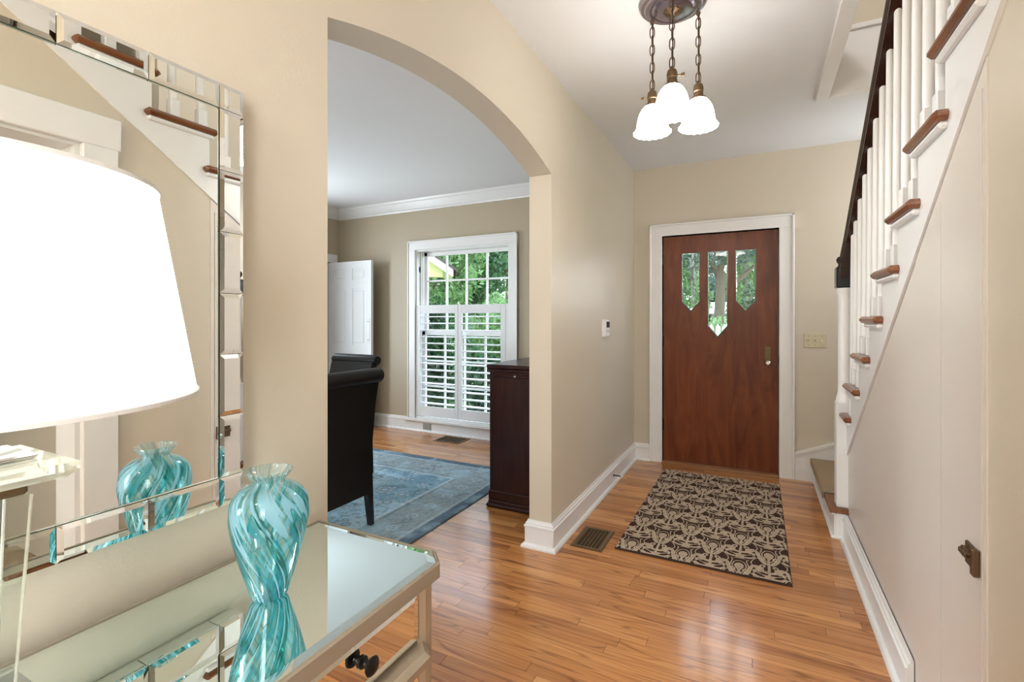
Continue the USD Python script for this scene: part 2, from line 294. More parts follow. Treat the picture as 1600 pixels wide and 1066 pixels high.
# ------------------------------------------------------------------ structure
XL, XLB, XR, XS = -1.03, -1.165, 0.46, 1.36          # hall left wall (two faces), wall under the stairs, stairwell wall
YF, YB, ZC = 4.52, -2.5, 2.665                       # front wall, rear wall, ceiling
XD, YD0 = -4.77, -1.0                                # dining room left and near walls
RISE, GO = 0.186, 0.257
nose = lambda n: 2.01 + GO * (10 - n) if n > 4 else 3.51
S = dict(kind='structure')
GX0 = XD - 0.15

# floor: sub floor + strips
floor = obj('floor', bx(XD - 0.15, 2.6, YB - 0.15, YF + 0.16, -0.30, -0.004), 'dark_void', label='honey oak strip floor running through hall and dining room', cat='floor', **S)
rng = random.Random(5)
boards = []
y = YB
def seen(x0, x1, yc):
    """Rough size of a board in the picture (0 where it lies out of view)."""
    best = 0
    for x in np.linspace(x0, x1, 5):
        d = -x * s_ + yc * c_; r = x * c_ + yc * s_
        if d < 0.5: continue
        u, v = 800 + FPX * r / d, 499 + FPX * CAM[2] / d
        if not (480 < u < 1430 and v < 1075): continue
        if x < XL:                                     # through the arch only
            yy = yc * XL / x
            if not 0.93 < yy < 2.52: continue
            if -4.5 < x < -1.82 and yc < 3.66: continue
        if x > 0.42: continue
        if x > -1.0 and yc < 0.85 and x < -0.6: continue
        best += 0.057 * FPX * CAM[2] / d / d * (x1 - x0) * FPX / d / 5
    return best
while y < YF:
    x = XD - rng.random() * 0.8
    while x < 0.5:
        L = rng.choice([0.32, 0.45, 0.6, 0.75, 0.95, 1.2]) * (0.85 + 0.3 * rng.random())
        a, b = max(x, XD), min(x + L, 0.5)
        if b - a > 0.02: boards.append((a, b, y, rng.betavariate(1.6, 1.6), seen(a, b, y + 0.028)))
        x += L
    y += 0.057
def board(a, b, y, z=0.0):
    return bx(a + 0.0007, b - 0.0007, y + 0.0004, y + 0.0566, -0.018, z)
order = sorted(range(len(boards)), key=lambda i: -boards[i][4])
near = set(i for i in order[:298] if boards[i][4] > 0)
rest, rr = [], []
for i, (a, b, yy, t, sz) in enumerate(boards):
    m = board(a, b, yy)
    if i in near: obj('floor_board', m, 'oak_floor', floor, rnd=t)
    else: rest.append(m); rr += [t] * len(m.vertices)
obj('floor_boards', cat(rest), 'oak_floor', floor, rnd=rr, kind='stuff')
obj('carpeted_floor', bx(0.5, 2.6, YB, 1.2, -0.01, 0.0), 'carpet_brown', floor)

# left wall with the arched opening
A0, A1, AZ, AR = 0.935, 2.51, 2.10, 0.135
rad = ((A1 - A0) ** 2 / 4 + AR ** 2) / (2 * AR); ac, az = (A0 + A1) / 2, AZ + AR - rad
arc = [(ac + rad * math.sin(t), az + rad * math.cos(t)) for t in np.linspace(-math.asin((A1 - A0) / 2 / rad), math.asin((A1 - A0) / 2 / rad), 49)]
arch = Polygon([(A0, -0.1)] + arc + [(A1, -0.1)])
wl = Polygon([(YB, 0), (YF, 0), (YF, ZC + 0.3), (YB, ZC + 0.3)]).difference(arch)
obj('wall_left', in_yz(wl, XLB, XL - XLB), 'wall_tan', label='tan hall wall with wide arched opening to the dining room', cat='wall', **S)
# front wall with window and door openings
WX0, WX1, WZ0, WZ1 = -3.55, -2.33, 0.15, 2.09
DX0, DX1, DZ = -0.775, 0.148, 2.035
front = sbox(XD - 0.15, 0, 2.6, 5.6).difference(sbox(WX0, WZ0, WX1, WZ1)).difference(sbox(DX0, -1, DX1, DZ))
obj('wall_front', in_xz(front.intersection(sbox(-1.10, -1, 9, 9)), YF, 0.16), 'wall_tan', label='tan front hall wall holding the wooden entry door', cat='wall', **S)
obj('wall_dining_front', in_xz(front.intersection(sbox(-9, -1, -1.10, 9)), YF, 0.16), 'wall_tan_backlit', label='tan dining room wall around the shuttered window with backlit shade in its colour', cat='wall', **S)
obj('wall_dining_left', in_yz(sbox(YD0, 0, YF, ZC + 0.3).difference(sbox(3.60, 0, 4.34, 2.0)).difference(sbox(-0.90, 0.53, 0.04, 2.37)).difference(sbox(2.91, 0.53, 3.53, 2.37)), XD - 0.12, 0.12), 'wall_tan_backlit', label='tan side wall of the dining room with a white cased doorway', cat='wall', **S)
obj('wall_dining_passage', cat(bx(XD - 1.2, XD - 1.1, 3.55, 4.7, 0, 2.7), bx(XD - 1.1, XD - .12, 3.55, 3.59, 0, 2.7), bx(XD - 1.1, XD - .12, 4.6, 4.7, 0, 2.7), bx(XD - 1.1, XD - .12, 3.59, 4.6, -0.1, 0), bx(XD - 1.1, XD - .12, 3.59, 4.6, 2.6, 2.7)), 'wall_tan', label='tan passage behind the open white panelled door', cat='wall', **S)
wn = sbox(XD, 0, XLB, ZC + 0.3)
obj('wall_dining_near', in_xz(wn, YD0 - 0.12, 0.12), 'wall_tan_backlit', label='tan dining room wall on the camera side of the arch', cat='wall', **S)
wr = sbox(XLB, 0, 2.6, 2.965).difference(sbox(0.94, 0.68, 1.86, 2.22))
obj('wall_rear', in_xz(wr, YB - 0.12, 0.12), 'wall_tan', label='tan wall behind the camera', cat='wall', **S)
# stairwell, upper storey shell
obj('wall_stairwell', cat(in_yz(sbox(1.25, 0, YF, 5.6).difference(sbox(3.68, 1.48, 4.32, 2.42)), XS, 0.12), bx(XS, XS + 0.12, 0.30, 1.25, 1.96, 3.0)), 'wall_tan', label='tan outer wall of the stairwell behind the balusters', cat='wall', **S)
OX0, OY0, OY1, ZU = 0.385, 0.40, 3.53, 2.976
obj('wall_upstairs', cat(bx(XLB, XS, OY1 + 0.02, OY1 + 0.14, ZU + 0.06, 5.6), bx(XLB - 0.1, XLB, YB, OY1 + .14, ZU, 5.6), bx(XLB, XS + 1.2, YB - .12, YB, ZU, 5.6), bx(XS + 1.1, XS + 1.2, YB, 1.3, ZU, 5.6), bx(XS, XS + 1.2, 1.25, 1.35, ZU, 5.6)), 'wall_tan', label='tan upper storey walls seen through the stair opening', cat='wall', **S)
obj('ceiling_upstairs', bx(XLB - 0.1, XS + 1.2, YB - 0.12, OY1 + 0.3, 5.5, 5.6), 'ceiling_white', label='white ceiling of the upper storey above the stairs', cat='ceiling', **S)
hc = sbox(XLB, YB, 2.6, YF).difference(sbox(OX0 - 0.01, OY0 - 0.01, XS + 0.01, OY1 + 0.01))
obj('ceiling', in_xy(hc, ZC, 0.05), 'ceiling_white', label='white hall ceiling with the stair opening cut out', cat='ceiling', **S)
obj('ceiling_dining', bx(XD - .12, XLB, YD0 - .12, YF, ZC, ZC + 0.05), 'ceiling_white', label='white dining room ceiling seen through the arch', cat='ceiling', **S)
obj('floor_upstairs', in_xy(sbox(XLB - .1, YB, 2.6, OY1).difference(sbox(OX0, OY0, XS, OY1)), ZU - 0.05, 0.05), 'tread_oak', label='oak floor of the upper storey beside the stair opening', cat='floor', rnd=0.3, **S)
# lining and flat trim of the ceiling opening
tr = thing('trim_1', 'white flat trim and lining around the stair opening in ceiling', 'trim', kind='structure')
obj('trim_board', bx(OX0 - 0.07, OX0, OY0, OY1 + 0.04, ZC - 0.018, ZC + 0.002, 0.003), 'paint_white', tr)
obj('trim_board', bx(OX0, XS, OY1, OY1 + 0.04, ZC - 0.018, ZC + 0.002, 0.003), 'paint_white', tr)
obj('lining', bx(OX0 - 0.02, OX0, OY0, OY1, ZC, ZU + 0.02), 'paint_white', tr)
obj('lining', bx(OX0, XS, OY1, OY1 + 0.02, ZC, ZU + 0.08), 'paint_white', tr)
obj('lining', bx(OX0, XS, OY0 - 0.02, OY0, ZC, ZU), 'paint_white', tr)
obj('cap_moulding', bx(OX0, XS, OY1 - 0.012, OY1 + 0.02, ZU + 0.05, ZU + 0.085, 0.006), 'paint_white', tr)

# baseboards
BASE = [(0, 0), (0.038, 0), (0.038, 0.010), (0.033, 0.019), (0.024, 0.023), (0.020, 0.024), (0.020, 0.112), (0.024, 0.116), (0.024, 0.124), (0.017, 0.128), (0.017, 0.136), (0.010, 0.143), (0.007, 0.152), (0, 0.152)]
e = 0.038
obj('baseboard_left', cat(run_path(BASE, [(XL, YF), (XL, A1), (XLB, A1), (XLB, YF)]), run_path(BASE, [(XLB, YD0), (XLB, A0), (XL, A0), (XL, YB)])), 'paint_white', label='tall white baseboard wrapping the arch wall', cat='baseboard', **S)
obj('baseboard_front', cat(run(BASE, (XL, YF), (-0.878, YF), (0, -1))), 'paint_white', label='short white baseboard between hall corner and door casing', cat='baseboard', **S)
obj('baseboard_dining', cat(run(BASE, (XD, YF), (XLB, YF), (0, -1)), run(BASE, (XD, YD0), (XD, 3.5), (1, 0)), run(BASE, (XD, YD0), (XLB, YD0), (0, 1))), 'paint_white', label='tall white baseboard under the shuttered dining window', cat='baseboard', **S)
obj('baseboard_right', run(BASE, (XR, 2.04), (XR, 3.40), (-1, 0)), 'paint_white', label='white baseboard along the panel under the stairs', cat='baseboard', **S)
# sloping skirt right of the door, rising with the winding steps
sk = Polygon([(0.25, 0), (0.60, 0), (XS, 0.0), (XS, 0.85), (0.60, 0.345), (0.25, 0.208)])
cap_ = Polygon([(0.25, 0.196), (0.60, 0.333), (XS, 0.84), (XS, 0.865), (0.60, 0.357), (0.25, 0.220)])
obj('baseboard_stair', cat(in_xz(sk, YF - 0.018, 0.018), in_xz(cap_, YF - 0.032, 0.0305)), 'paint_white', label='white skirt board rising beside the first stair steps', cat='baseboard', **S)
# crown moulding of the dining room
CR = [(0, 2.546), (0.012, 2.546), (0.016, 2.560), (0.030, 2.572), (0.052, 2.600), (0.078, 2.636), (0.092, 2.645), (0.098, 2.655), (0.105, ZC), (0, ZC)]
obj('trim_2', cat(run(CR, (XD, YF), (XLB, YF), (0, -1)), run(CR, (XD, YD0), (XD, YF), (1, 0)), run(CR, (XLB, YD0), (XLB, YF), (-1, 0)), run(CR, (XD, YD0), (XLB, YD0), (0, 1))), 'paint_white', label='white crown moulding around the dining room ceiling', cat='crown moulding', **S)

# ------------------------------------------------------------------ front door
def casing(parent, x0, x1, z1, w, y, ins=None, z0=0.0, t=0.024):
    """Left leg, right leg, head; flat boards with a raised back band."""
    obj('casing_leg', cat(bx(x0 - w, x0, y - t, y + 0.002, z0, z1, 0.003), bx(x0 - w, x0 - w + 0.018, y - t - 0.010, y, z0, z1 + w, 0.004)), 'paint_white', parent)
    obj('casing_leg', cat(bx(x1, x1 + w, y - t, y + 0.002, z0, z1, 0.003), bx(x1 + w - 0.018, x1 + w, y - t - 0.010, y, z0, z1 + w, 0.004)), 'paint_white', parent)
    obj('casing_head', cat(bx(x0 - w + .018, x1 + w - .018, y - t, y + 0.002, z1, z1 + w, 0.003), bx(x0 - w, x1 + w, y - t - 0.010, y, z1 + w - 0.018, z1 + w, 0.004)), 'paint_white', parent)
d1 = thing('door_1', 'reddish brown wooden entry door with three pointed glass lites', 'door', kind='structure')
lites = [(-0.614, -0.459, 1.879, 1.445, 1.354), (-0.397, -0.235, 1.879, 1.228, 1.131), (-0.176, -0.019, 1.879, 1.445, 1.354)]
def lite_poly(l, g=0.0):
    a, b, t, sd, ap = l; p = Polygon([(a, t), (b, t), (b, sd), ((a + b) / 2, ap), (a, sd)])
    return p.buffer(-g, join_style=2) if g else p
slab = sbox(DX0 + 0.004, 0.022, DX1 - 0.006, DZ - 0.005)
for l in lites: slab = slab.difference(lite_poly(l))
obj('door_slab', in_xz(slab, 4.54, 0.044), 'door_wood', d1, rnd=0.2)
def bevel_ring(l):
    o, i = lite_poly(l, 0.001), lite_poly(l, 0.0105)
    a = list(o.exterior.coords)[:-1]; b = list(i.exterior.coords)[:-1]
    b = [min(b, key=lambda q: (q[0] - p[0]) ** 2 + (q[1] - p[1]) ** 2) for p in a]; n = len(a)
    V = [(p[0], 4.561, p[1]) for p in a] + [(p[0], 4.5585, p[1]) for p in b] + [(p[0], 4.5655, p[1]) for p in b] + [(p[0], 4.564, p[1]) for p in a]
    F = []
    for r in range(4):
        r2 = (r + 1) % 4
        for k in range(n):
            k2 = (k + 1) % n; F += [(r * n + k, r * n + k2, r2 * n + k2), (r * n + k, r2 * n + k2, r2 * n + k)]
    t = trimesh.Trimesh(V, F, process=False); t.fix_normals(); return t
for l in lites:
    p = obj('glass_lite', in_xz(lite_poly(l, 0.0106), 4.559, 0.004), 'pane', d1); obj('bevelled_edge', bevel_ring(l), 'bevel_pane', p)
    ring = lite_poly(l).difference(lite_poly(l, 0.006))
    obj('lite_stop', in_xz(ring, 4.546, 0.007), 'black_paint', p)
obj('door_jamb', cat(bx(DX0 - 0.02, DX0, 4.50, 4.68, 0, DZ + 0.02), bx(DX1, DX1 + 0.02, 4.50, 4.68, 0, DZ + 0.02), bx(DX0, DX1, 4.50, 4.68, DZ, DZ + 0.02), bx(DX0, DX0 + 0.012, 4.585, 4.62, 0, DZ), bx(DX1 - 0.012, DX1, 4.585, 4.62, 0, DZ), bx(DX0, DX1, 4.585, 4.62, DZ - 0.012, DZ)), 'paint_white', d1)
obj('threshold', bx(DX0 + 0.001, DX1 - 0.001, 4.47, 4.68, -0.003, 0.020, 0.006), 'threshold_oak', d1, rnd=0.4)
for z in (1.837, 1.087, 0.341):
    obj('hinge', cat(bx(DX0 - 0.004, DX0 + 0.010, 4.530, 4.541, z - 0.05, z + 0.05, 0.001), cyl((DX0 + 0.002, 4.528, z - 0.052), (DX0 + 0.002, 4.528, z + 0.052), 0.007, 10)), 'black_metal', d1)
casing(d1, DX0 - 0.002, DX1 + 0.002, DZ, 0.108, YF)
kp = obj('escutcheon', cat(bx(0.045, 0.092, 4.535, 4.541, 0.905, 1.065, 0.002), cyl((0.069, 4.538, 0.985), (0.069, 4.528, 0.985), 0.010, 14)), 'aged_brass', d1)
obj('knob', lathe([(0, 0.046), (0.012, 0.046), (0.022, 0.040), (0.027, 0.030), (0.024, 0.020), (0.011, 0.012), (0.010, 0.004), (0.020, 0.002), (0.020, 0), (0, 0)], 12), 'steel', d1, label='faceted glass and metal door knob')
kn = stage.GetPrimAtPath(d1.GetPath().AppendChild('knob')); kx = UsdGeom.Xformable(kn); kx.AddTranslateOp().Set(Gf.Vec3d(0.069, 4.540, 0.930)); kx.AddRotateXOp().Set(90.0)
obj('door_latch', bx(DX1 - 0.003, DX1 + 0.003, 4.528, 4.54, 0.93, 0.99), 'black_metal', d1)

# ------------------------------------------------------------------ dining window
w1 = thing('window_1', 'white divided dining room window with half height plantation shutters', 'window', kind='structure')
casing(w1, WX0, WX1, WZ1, 0.105, YF, z0=WZ0)
obj('stool', bx(WX0 - 0.17, WX1 + 0.17, YF - 0.06, YF + 0.05, 0.118, 0.150, 0.006), 'paint_white', w1)
obj('window_jamb', cat(bx(WX0 - .02, WX0 + 0.014, YF, YF + 0.16, WZ0, WZ1), bx(WX1 - 0.014, WX1 + .02, YF, YF + 0.16, WZ0, WZ1), bx(WX0 + .014, WX1 - .014, YF, YF + 0.16, WZ1 - 0.014, WZ1 + .02), bx(WX0 + .014, WX1 - .014, YF, YF + 0.18, WZ0 - .02, WZ0 + 0.02), bx(WX0 + .014, WX0 + 0.03, YF + .06, YF + 0.08, WZ0, WZ1), bx(WX1 - 0.03, WX1 - .014, YF + .06, YF + 0.08, WZ0, WZ1)), 'paint_white', w1)
def sash(z0, z1, y):
    x0, x1 = WX0 + 0.03, WX1 - 0.03; st = 0.045
    f = obj('sash', cat(bx(x0, x0 + st, y, y + 0.035, z0, z1, 0.003), bx(x1 - st, x1, y, y + 0.035, z0, z1, 0.003), bx(x0, x1, y, y + 0.035, z1 - st, z1, 0.003), bx(x0, x1, y, y + 0.035, z0, z0 + st, 0.003)), 'paint_white', w1)
    gx, gz = np.linspace(x0 + st, x1 - st, 5), np.linspace(z0 + st, z1 - st, 4)
    for k in range(1, 4): obj('muntin', bx(gx[k] - 0.010, gx[k] + 0.010, y + 0.003, y + 0.032, z0 + st, z1 - st, 0.004), 'paint_white', f)
    for k in range(1, 3): obj('muntin', bx(x0 + st, x1 - st, y + 0.004, y + 0.031, gz[k] - 0.010, gz[k] + 0.010, 0.004), 'paint_white', f)
    for i in range(4):
        for j in range(3): obj('pane', bx(gx[i], gx[i + 1], y + 0.016, y + 0.019, gz[j], gz[j + 1]), 'pane', f)
sash(1.110, WZ1 - 0.016, YF + 0.115); sash(WZ0 + 0.02, 1.15, YF + 0.078)
obj('sash_latch', bx(WX0 + 0.012, WX0 + 0.02, YF + 0.04, YF + 0.055, 1.84, 1.90), 'black_metal', w1)
# the pair of shutters is a thing hung in the opening
sh = thing('plantation_shutters', 'pair of white louvred cafe shutters closed over lower dining window', 'shutters')
SY = YF - 0.006
for a, b in ((WX0 + 0.002, WX0 + 0.022), (WX1 - 0.040, WX1 - 0.002)): obj('shutter_frame', bx(a, b, SY, SY + 0.045, 0.172, 1.455, 0.003), 'shutter_white', sh)
for (x0, x1, lx0, lx1) in ((-3.526, -2.970, -3.486, -3.010), (-2.966, -2.372, -2.918, -2.432)):
    p = obj('shutter_panel', cat(bx(x0, lx0, SY, SY + 0.028, 0.178, 1.452, 0.003), bx(lx1, x1, SY, SY + 0.028, 0.178, 1.452, 0.003), bx(lx0, lx1, SY, SY + 0.028, 1.357, 1.452, 0.003), bx(lx0, lx1, SY, SY + 0.028, 0.178, 0.290, 0.003)), 'shutter_white', sh)
    n = 14
    for k in range(n):
        z = 0.290 + (k + 0.5) * (1.357 - 0.290) / n
        b = bx(lx0 + 0.001, lx1 - 0.001, -0.031, 0.031, -0.0045, 0.0045, 0.004); b.apply_transform(trimesh.transformations.rotation_matrix(math.radians(7), [1, 0, 0])); b.apply_translation((0, SY + 0.016, z))
        obj('louver', b, 'shutter_white', p)
# ------------------------------------------------------------------ open panelled door in the dining room
d2 = thing('door_2', 'white six panel door standing open in the dining room corner', 'door', kind='structure')
dm = Manifold.cube((0.70, 0.036, 1.975)).translate((-4.762, 4.335, 0.012))
cut = []
for x0, x1 in ((-4.66, -4.46), (-4.36, -4.155)):
    for z0, z1 in ((0.22, 0.80), (0.98, 1.66), (1.76, 1.90)): cut.append((x0, x1, z0, z1))
for x0, x1, z0, z1 in cut: dm = dm - Manifold.cube((x1 - x0, 0.012, z1 - z0)).translate((x0, 4.330, z0))
sl = obj('door_slab', mf(dm), 'shutter_white', d2)
for x0, x1, z0, z1 in cut: obj('door_panel', bx(x0 + 0.025, x1 - 0.025, 4.337, 4.350, z0 + 0.025, z1 - 0.025, 0.006), 'shutter_white', sl)
pp = obj('push_plate', bx(-4.130, -4.080, 4.330, 4.336, 1.015, 1.295, 0.002), 'white_plastic', d2)
for z in (1.045, 1.262): obj('screw', cyl((-4.105, 4.332, z), (-4.105, 4.327, z), 0.006, 8), 'black_metal', pp)
cs = [sbox(3.50, 0, 3.60, 2.10), sbox(4.37, 0, 4.47, 2.10), sbox(3.50, 2.0, 4.47, 2.10)]
obj('casing_head', in_yz(unary_union(cs), XD - 0.001, 0.022), 'paint_white', d2)

# ------------------------------------------------------------------ stairs and the wall under them
diag = lambda y: 1.515 + RISE / GO * (2.0 - y)
st = thing('staircase', 'white and oak staircase with round white balusters, dark handrail and brown carpet at foot', 'staircase')
N = 16
zig = []
for n in range(4, N):
    zig += [(nose(n) - 0.03, RISE * n - 0.03), (nose(n + 1) - 0.03, RISE * n - 0.03)]
zig = [(3.475, 0.16), (3.475, RISE * 4 - .03)] + zig[1:] + [(nose(N) - 0.03, 2.95)]
low = [(nose(N) - 0.03, diag(nose(N) - 0.03)), (3.42, diag(3.42)), (3.42, 0.16)]
obj('stringer', in_yz(Polygon(zig + low).buffer(0), XR - 0.004, 0.044), 'paint_white', st)
for n in range(4, N):
    y1, y0 = nose(n), nose(n + 1) - 0.062
    z = RISE * n
    t = obj('tread', bx(0.420, XS, y0, y1, z - 0.030, z, 0.011), 'tread_oak', st, rnd=0.1 * (n % 7))
    obj('cove', cat(bx(0.436, XR + 0.002, y0 + 0.012, y1 - 0.014, z - 0.050, z - 0.029, 0.007)), 'paint_white', t)
    obj('riser', bx(XR + 0.02, XS, y1 - 0.045, y1 - 0.03, z - RISE, z - 0.03), 'paint_white', st)
    for k, dy in enumerate((0.058, 0.186)):
        yb = y1 - dy; zt = 1.86 + RISE / GO * (2.01 - yb) + 0.862
        b = obj('baluster', lathe([(0, z + 0.07), (0.0175, z + 0.07), (0.0185, z + 0.13), (0.0165, z + 0.5), (0.0125, zt), (0, zt)], 14, (0.478, yb, 0)), 'paint_white', st, smooth=40)
        obj('baluster_base', bx(0.457, 0.499, yb - 0.021, yb + 0.021, z - 0.001, z + 0.09, 0.004), 'paint_white', b)
# first step (landing) and two winders behind the newel
def slabz(poly, z, tread=True):
    return in_xy(poly, z - 0.03, 0.03)
step1 = Polygon([(0.372, 3.385), (0.372, YF - 0.02), (0.80, YF - 0.02), (0.50, 3.47), (0.50, 3.385)])
step2 = Polygon([(0.50, 3.47), (0.74, YF - 0.02), (XS, YF - 0.02), (0.62, 3.47)])
step3 = Polygon([(0.50, 3.47), (1.20, YF - .02), (XS, YF - 0.02), (XS, 3.50), (0.50, 3.42)])
for k, sp in enumerate((step1, step2, step3)):
    z = RISE * (k + 1)
    t = obj('tread', slabz(sp, z), 'tread_oak', st, rnd=0.35)
    obj('riser', in_xy(sp.buffer(-0.025, join_style=2), 0.0, z - 0.03), 'paint_white', st)
obj('step_moulding', cat(bx(0.380, 0.41, 3.41, YF - .02, 0, 0.022, 0.008), bx(0.38, 0.47, 3.385, 3.415, 0, 0.022, 0.008), bx(0.384, 0.41, 3.40, YF - .02, 0.136, 0.157, 0.006)), 'paint_white', st)
obj('step_end', bx(0.408, 0.470, 3.400, 3.47, 0.0, 0.157, 0.004), 'paint_white', st)
nx, ny = 0.455, 3.455
nw = obj('newel_post', cat(bx(nx - 0.047, nx + 0.047, ny - 0.047, ny + 0.047, RISE, 0.80, 0.005), lathe([(0, 0.80), (0.046, 0.80), (0.044, 0.825), (0.040, 0.84), (0.036, 0.86), (0.035, 1.40), (0.038, 1.44), (0.043, 1.45), (0.043, 1.475), (0, 1.475)], 24, (nx, ny, 0))), 'paint_white', st, smooth=35)
obj('newel_cap', cat(bx(nx - 0.047, nx + 0.047, ny - 0.047, ny + 0.047, 1.475, 1.60, 0.006), lathe([(0, 1.60), (0.030, 1.60), (0.028, 1.612), (0.040, 1.628), (0.044, 1.644), (0.036, 1.660), (0, 1.668)], 20, (nx, ny, 0))), 'black_paint', nw, smooth=35)
# handrail: a moulded section swept up the flight, dropping to the newel at its foot
sec = np.array([(-0.030, -0.02), (-0.030, 0.0), (-0.026, 0.010), (-0.036, 0.024), (-0.036, 0.036), (-0.028, 0.052), (-0.012, 0.060), (0.012, 0.060), (0.028, 0.052), (0.036, 0.036), (0.036, 0.024), (0.026, 0.010), (0.030, 0.0), (0.030, -0.02)])
pth = [(nx, ny - 0.02, 1.505), (nx, ny - 0.045, 1.60)] + [(0.478, yy, 1.86 + RISE / GO * (2.01 - yy) + 0.875) for yy in np.linspace(3.38, 0.70, 24)]
pth = np.array(pth); V, F = [], []
for i, p in enumerate(pth):
    t = pth[min(i + 1, len(pth) - 1)] - pth[max(i - 1, 0)]; t /= np.linalg.norm(t)
    up = np.cross(np.array([1.0, 0, 0]), t); up = -up if up[2] < 0 else up
    V += [p + np.array([a, 0, 0]) + up * b for a, b in sec]
k = len(sec)
for i in range(len(pth) - 1):
    for j in range(k):
        a, b = i * k + j, i * k + (j + 1) % k; F += [(a, b, b + k), (a, b + k, a + k)]
for j in range(1, k - 1): F += [(0, j + 1, j), ((len(pth) - 1) * k, (len(pth) - 1) * k + j, (len(pth) - 1) * k + j + 1)]
hr = trimesh.Trimesh(V, F, process=False); hr.fix_normals()
obj('handrail', hr, 'rail_wood', st, smooth=40, rnd=0.2, label='dark brown moulded handrail')
# carpet runner on the winding foot of the stairs
c1 = Polygon([(0.372, 3.66), (0.372, YF - 0.05), (0.78, YF - 0.05), (0.55, 3.66)])
cp = obj('carpet_runner', cat(in_xy(c1, RISE, 0.010), bx(0.362, 0.373, 3.66, YF - 0.05, RISE - 0.035, RISE + 0.010, 0.004)), 'carpet_brown', st, label='brown carpet runner on the first step')
obj('binding', cat(bx(0.362, 0.60, 3.648, 3.662, RISE, RISE + 0.013, 0.004), bx(0.360, 0.372, 3.648, 3.662, RISE - 0.035, RISE + 0.012, 0.003)), 'carpet_binding', cp)

# wall under the stairs: white panel, closet door, tan wall with a doorway further back
pan = Polygon([(2.035, 0), (3.44, 0), (3.44, diag(3.44) - 0.006), (2.035, diag(2.035) - 0.006)])
obj('wall_right', in_yz(pan, XR + 0.005, 0.034), 'paint_cream', label='cream panel wall under the stairs with scuff marks', cat='wall', **S)
sl_ = RISE / GO
d3 = thing('door_3', 'cream boarded closet door under the stairs with slanted top', 'door', kind='structure')
for a, b in ((1.4965, 1.7755), (1.778, 2.0315)):
    obj('door_board', in_yz(Polygon([(a, 0.012), (b, 0.012), (b, diag(b) - 0.055), (a, diag(a) - 0.055)]), XR + 0.001, 0.03), 'paint_cream', d3)
obj('door_batten', in_yz(Polygon([(1.498, 0.01), (2.03, 0.01), (2.03, diag(2.03) - 0.056), (1.498, diag(1.498) - 0.056)]), XR + 0.008, 0.03), 'paint_cream', d3)
obj('door_frame', in_yz(Polygon([(1.4755, 0), (1.494, 0), (1.494, diag(1.494) - 0.0535), (2.035, diag(2.035) - 0.0535), (2.035, diag(2.035) - 0.006), (1.4755, diag(1.4755) - 0.006)]), XR + 0.003, 0.036), 'paint_cream', d3)
lt = obj('latch', cat(bx(XR - 0.005, XR + 0.004, 1.535, 1.580, 0.690, 0.745, 0.002), cyl((XR, 1.565, 0.722), (XR - 0.014, 1.565, 0.722), 0.013, 14)), 'old_bronze', d3)
obj('thumb_turn', bx(XR - 0.020, XR - 0.006, 1.530, 1.575, 0.715, 0.729, 0.003), 'old_bronze', lt)
obj('latch_keep', bx(XR - 0.014, XR, 1.500, 1.520, 0.685, 0.75, 0.003), 'old_bronze', d3)
tw = Polygon([(YB, 0), (1.475, 0), (1.475, diag(1.475) + .03), (nose(N) - .03, diag(nose(N) - .03) + .03), (nose(N) - .03, 2.95), (YB, 2.95)]).difference(sbox(0.14, -1, 0.955, 2.0)).difference(sbox(-2.22, 0.53, -0.88, 2.37))
obj('wall_right_rear', in_yz(tw, XR + 0.006, 0.05), 'wall_tan', label='tan wall beside the closet door at the picture edge', cat='wall', **S)
d4 = thing('door_4', 'white cased doorway reflected in the wall mirror', 'doorway', kind='structure')
obj('casing_leg', bx(XR - 0.024, XR + 0.012, 0.952, 1.075, 0, 2.0, 0.004), 'paint_white', d4)
obj('casing_leg', bx(XR - 0.024, XR + 0.012, 0.02, 0.143, 0, 2.0, 0.004), 'paint_white', d4)
obj('casing_head', bx(XR - 0.026, XR + 0.012, 0.01, 1.085, 1.998, 2.13, 0.004), 'paint_white', d4)
obj('jamb', cat(bx(XR, 0.62, 0.935, 0.957, 0, 1.985), bx(XR, 0.62, 0.138, 0.158, 0, 1.985), bx(XR, 0.62, 0.14, 0.955, 1.985, 2.02)), 'paint_white', d4)
obj('wall_side_room', cat(bx(2.3, 2.4, YB, 1.3, 0, 2.95), bx(0.5, 2.4, 1.16, 1.26, 0, 2.95)), 'wall_tan', label='tan side room walls beyond the reflected doorway', cat='wall', **S)
cl = thing('closet_cabinet', 'grey panelled double closet seen through the reflected doorway', 'cabinet', (2.0, 0.5, 0))
obj('body', bx(0, 0.29, -0.7, 0.65, 0, 1.95, 0.004), 'paint_grey', cl)
for a, b in ((-0.68, -0.03), (-0.02, 0.63)):
    dd = obj('door', bx(-0.022, -0.001, a, b, 0.06, 1.93, 0.004), 'paint_grey', cl)
    obj('door_panel', bx(-0.028, -0.02, a + 0.09, b - 0.09, 0.2, 1.8, 0.005), 'paint_grey', dd)
    obj('knob', trimesh.creation.icosphere(2, 0.016).apply_translation((-0.04, b - 0.05 if a < -0.1 else a + 0.05, 1.0)), 'white_plastic', dd)

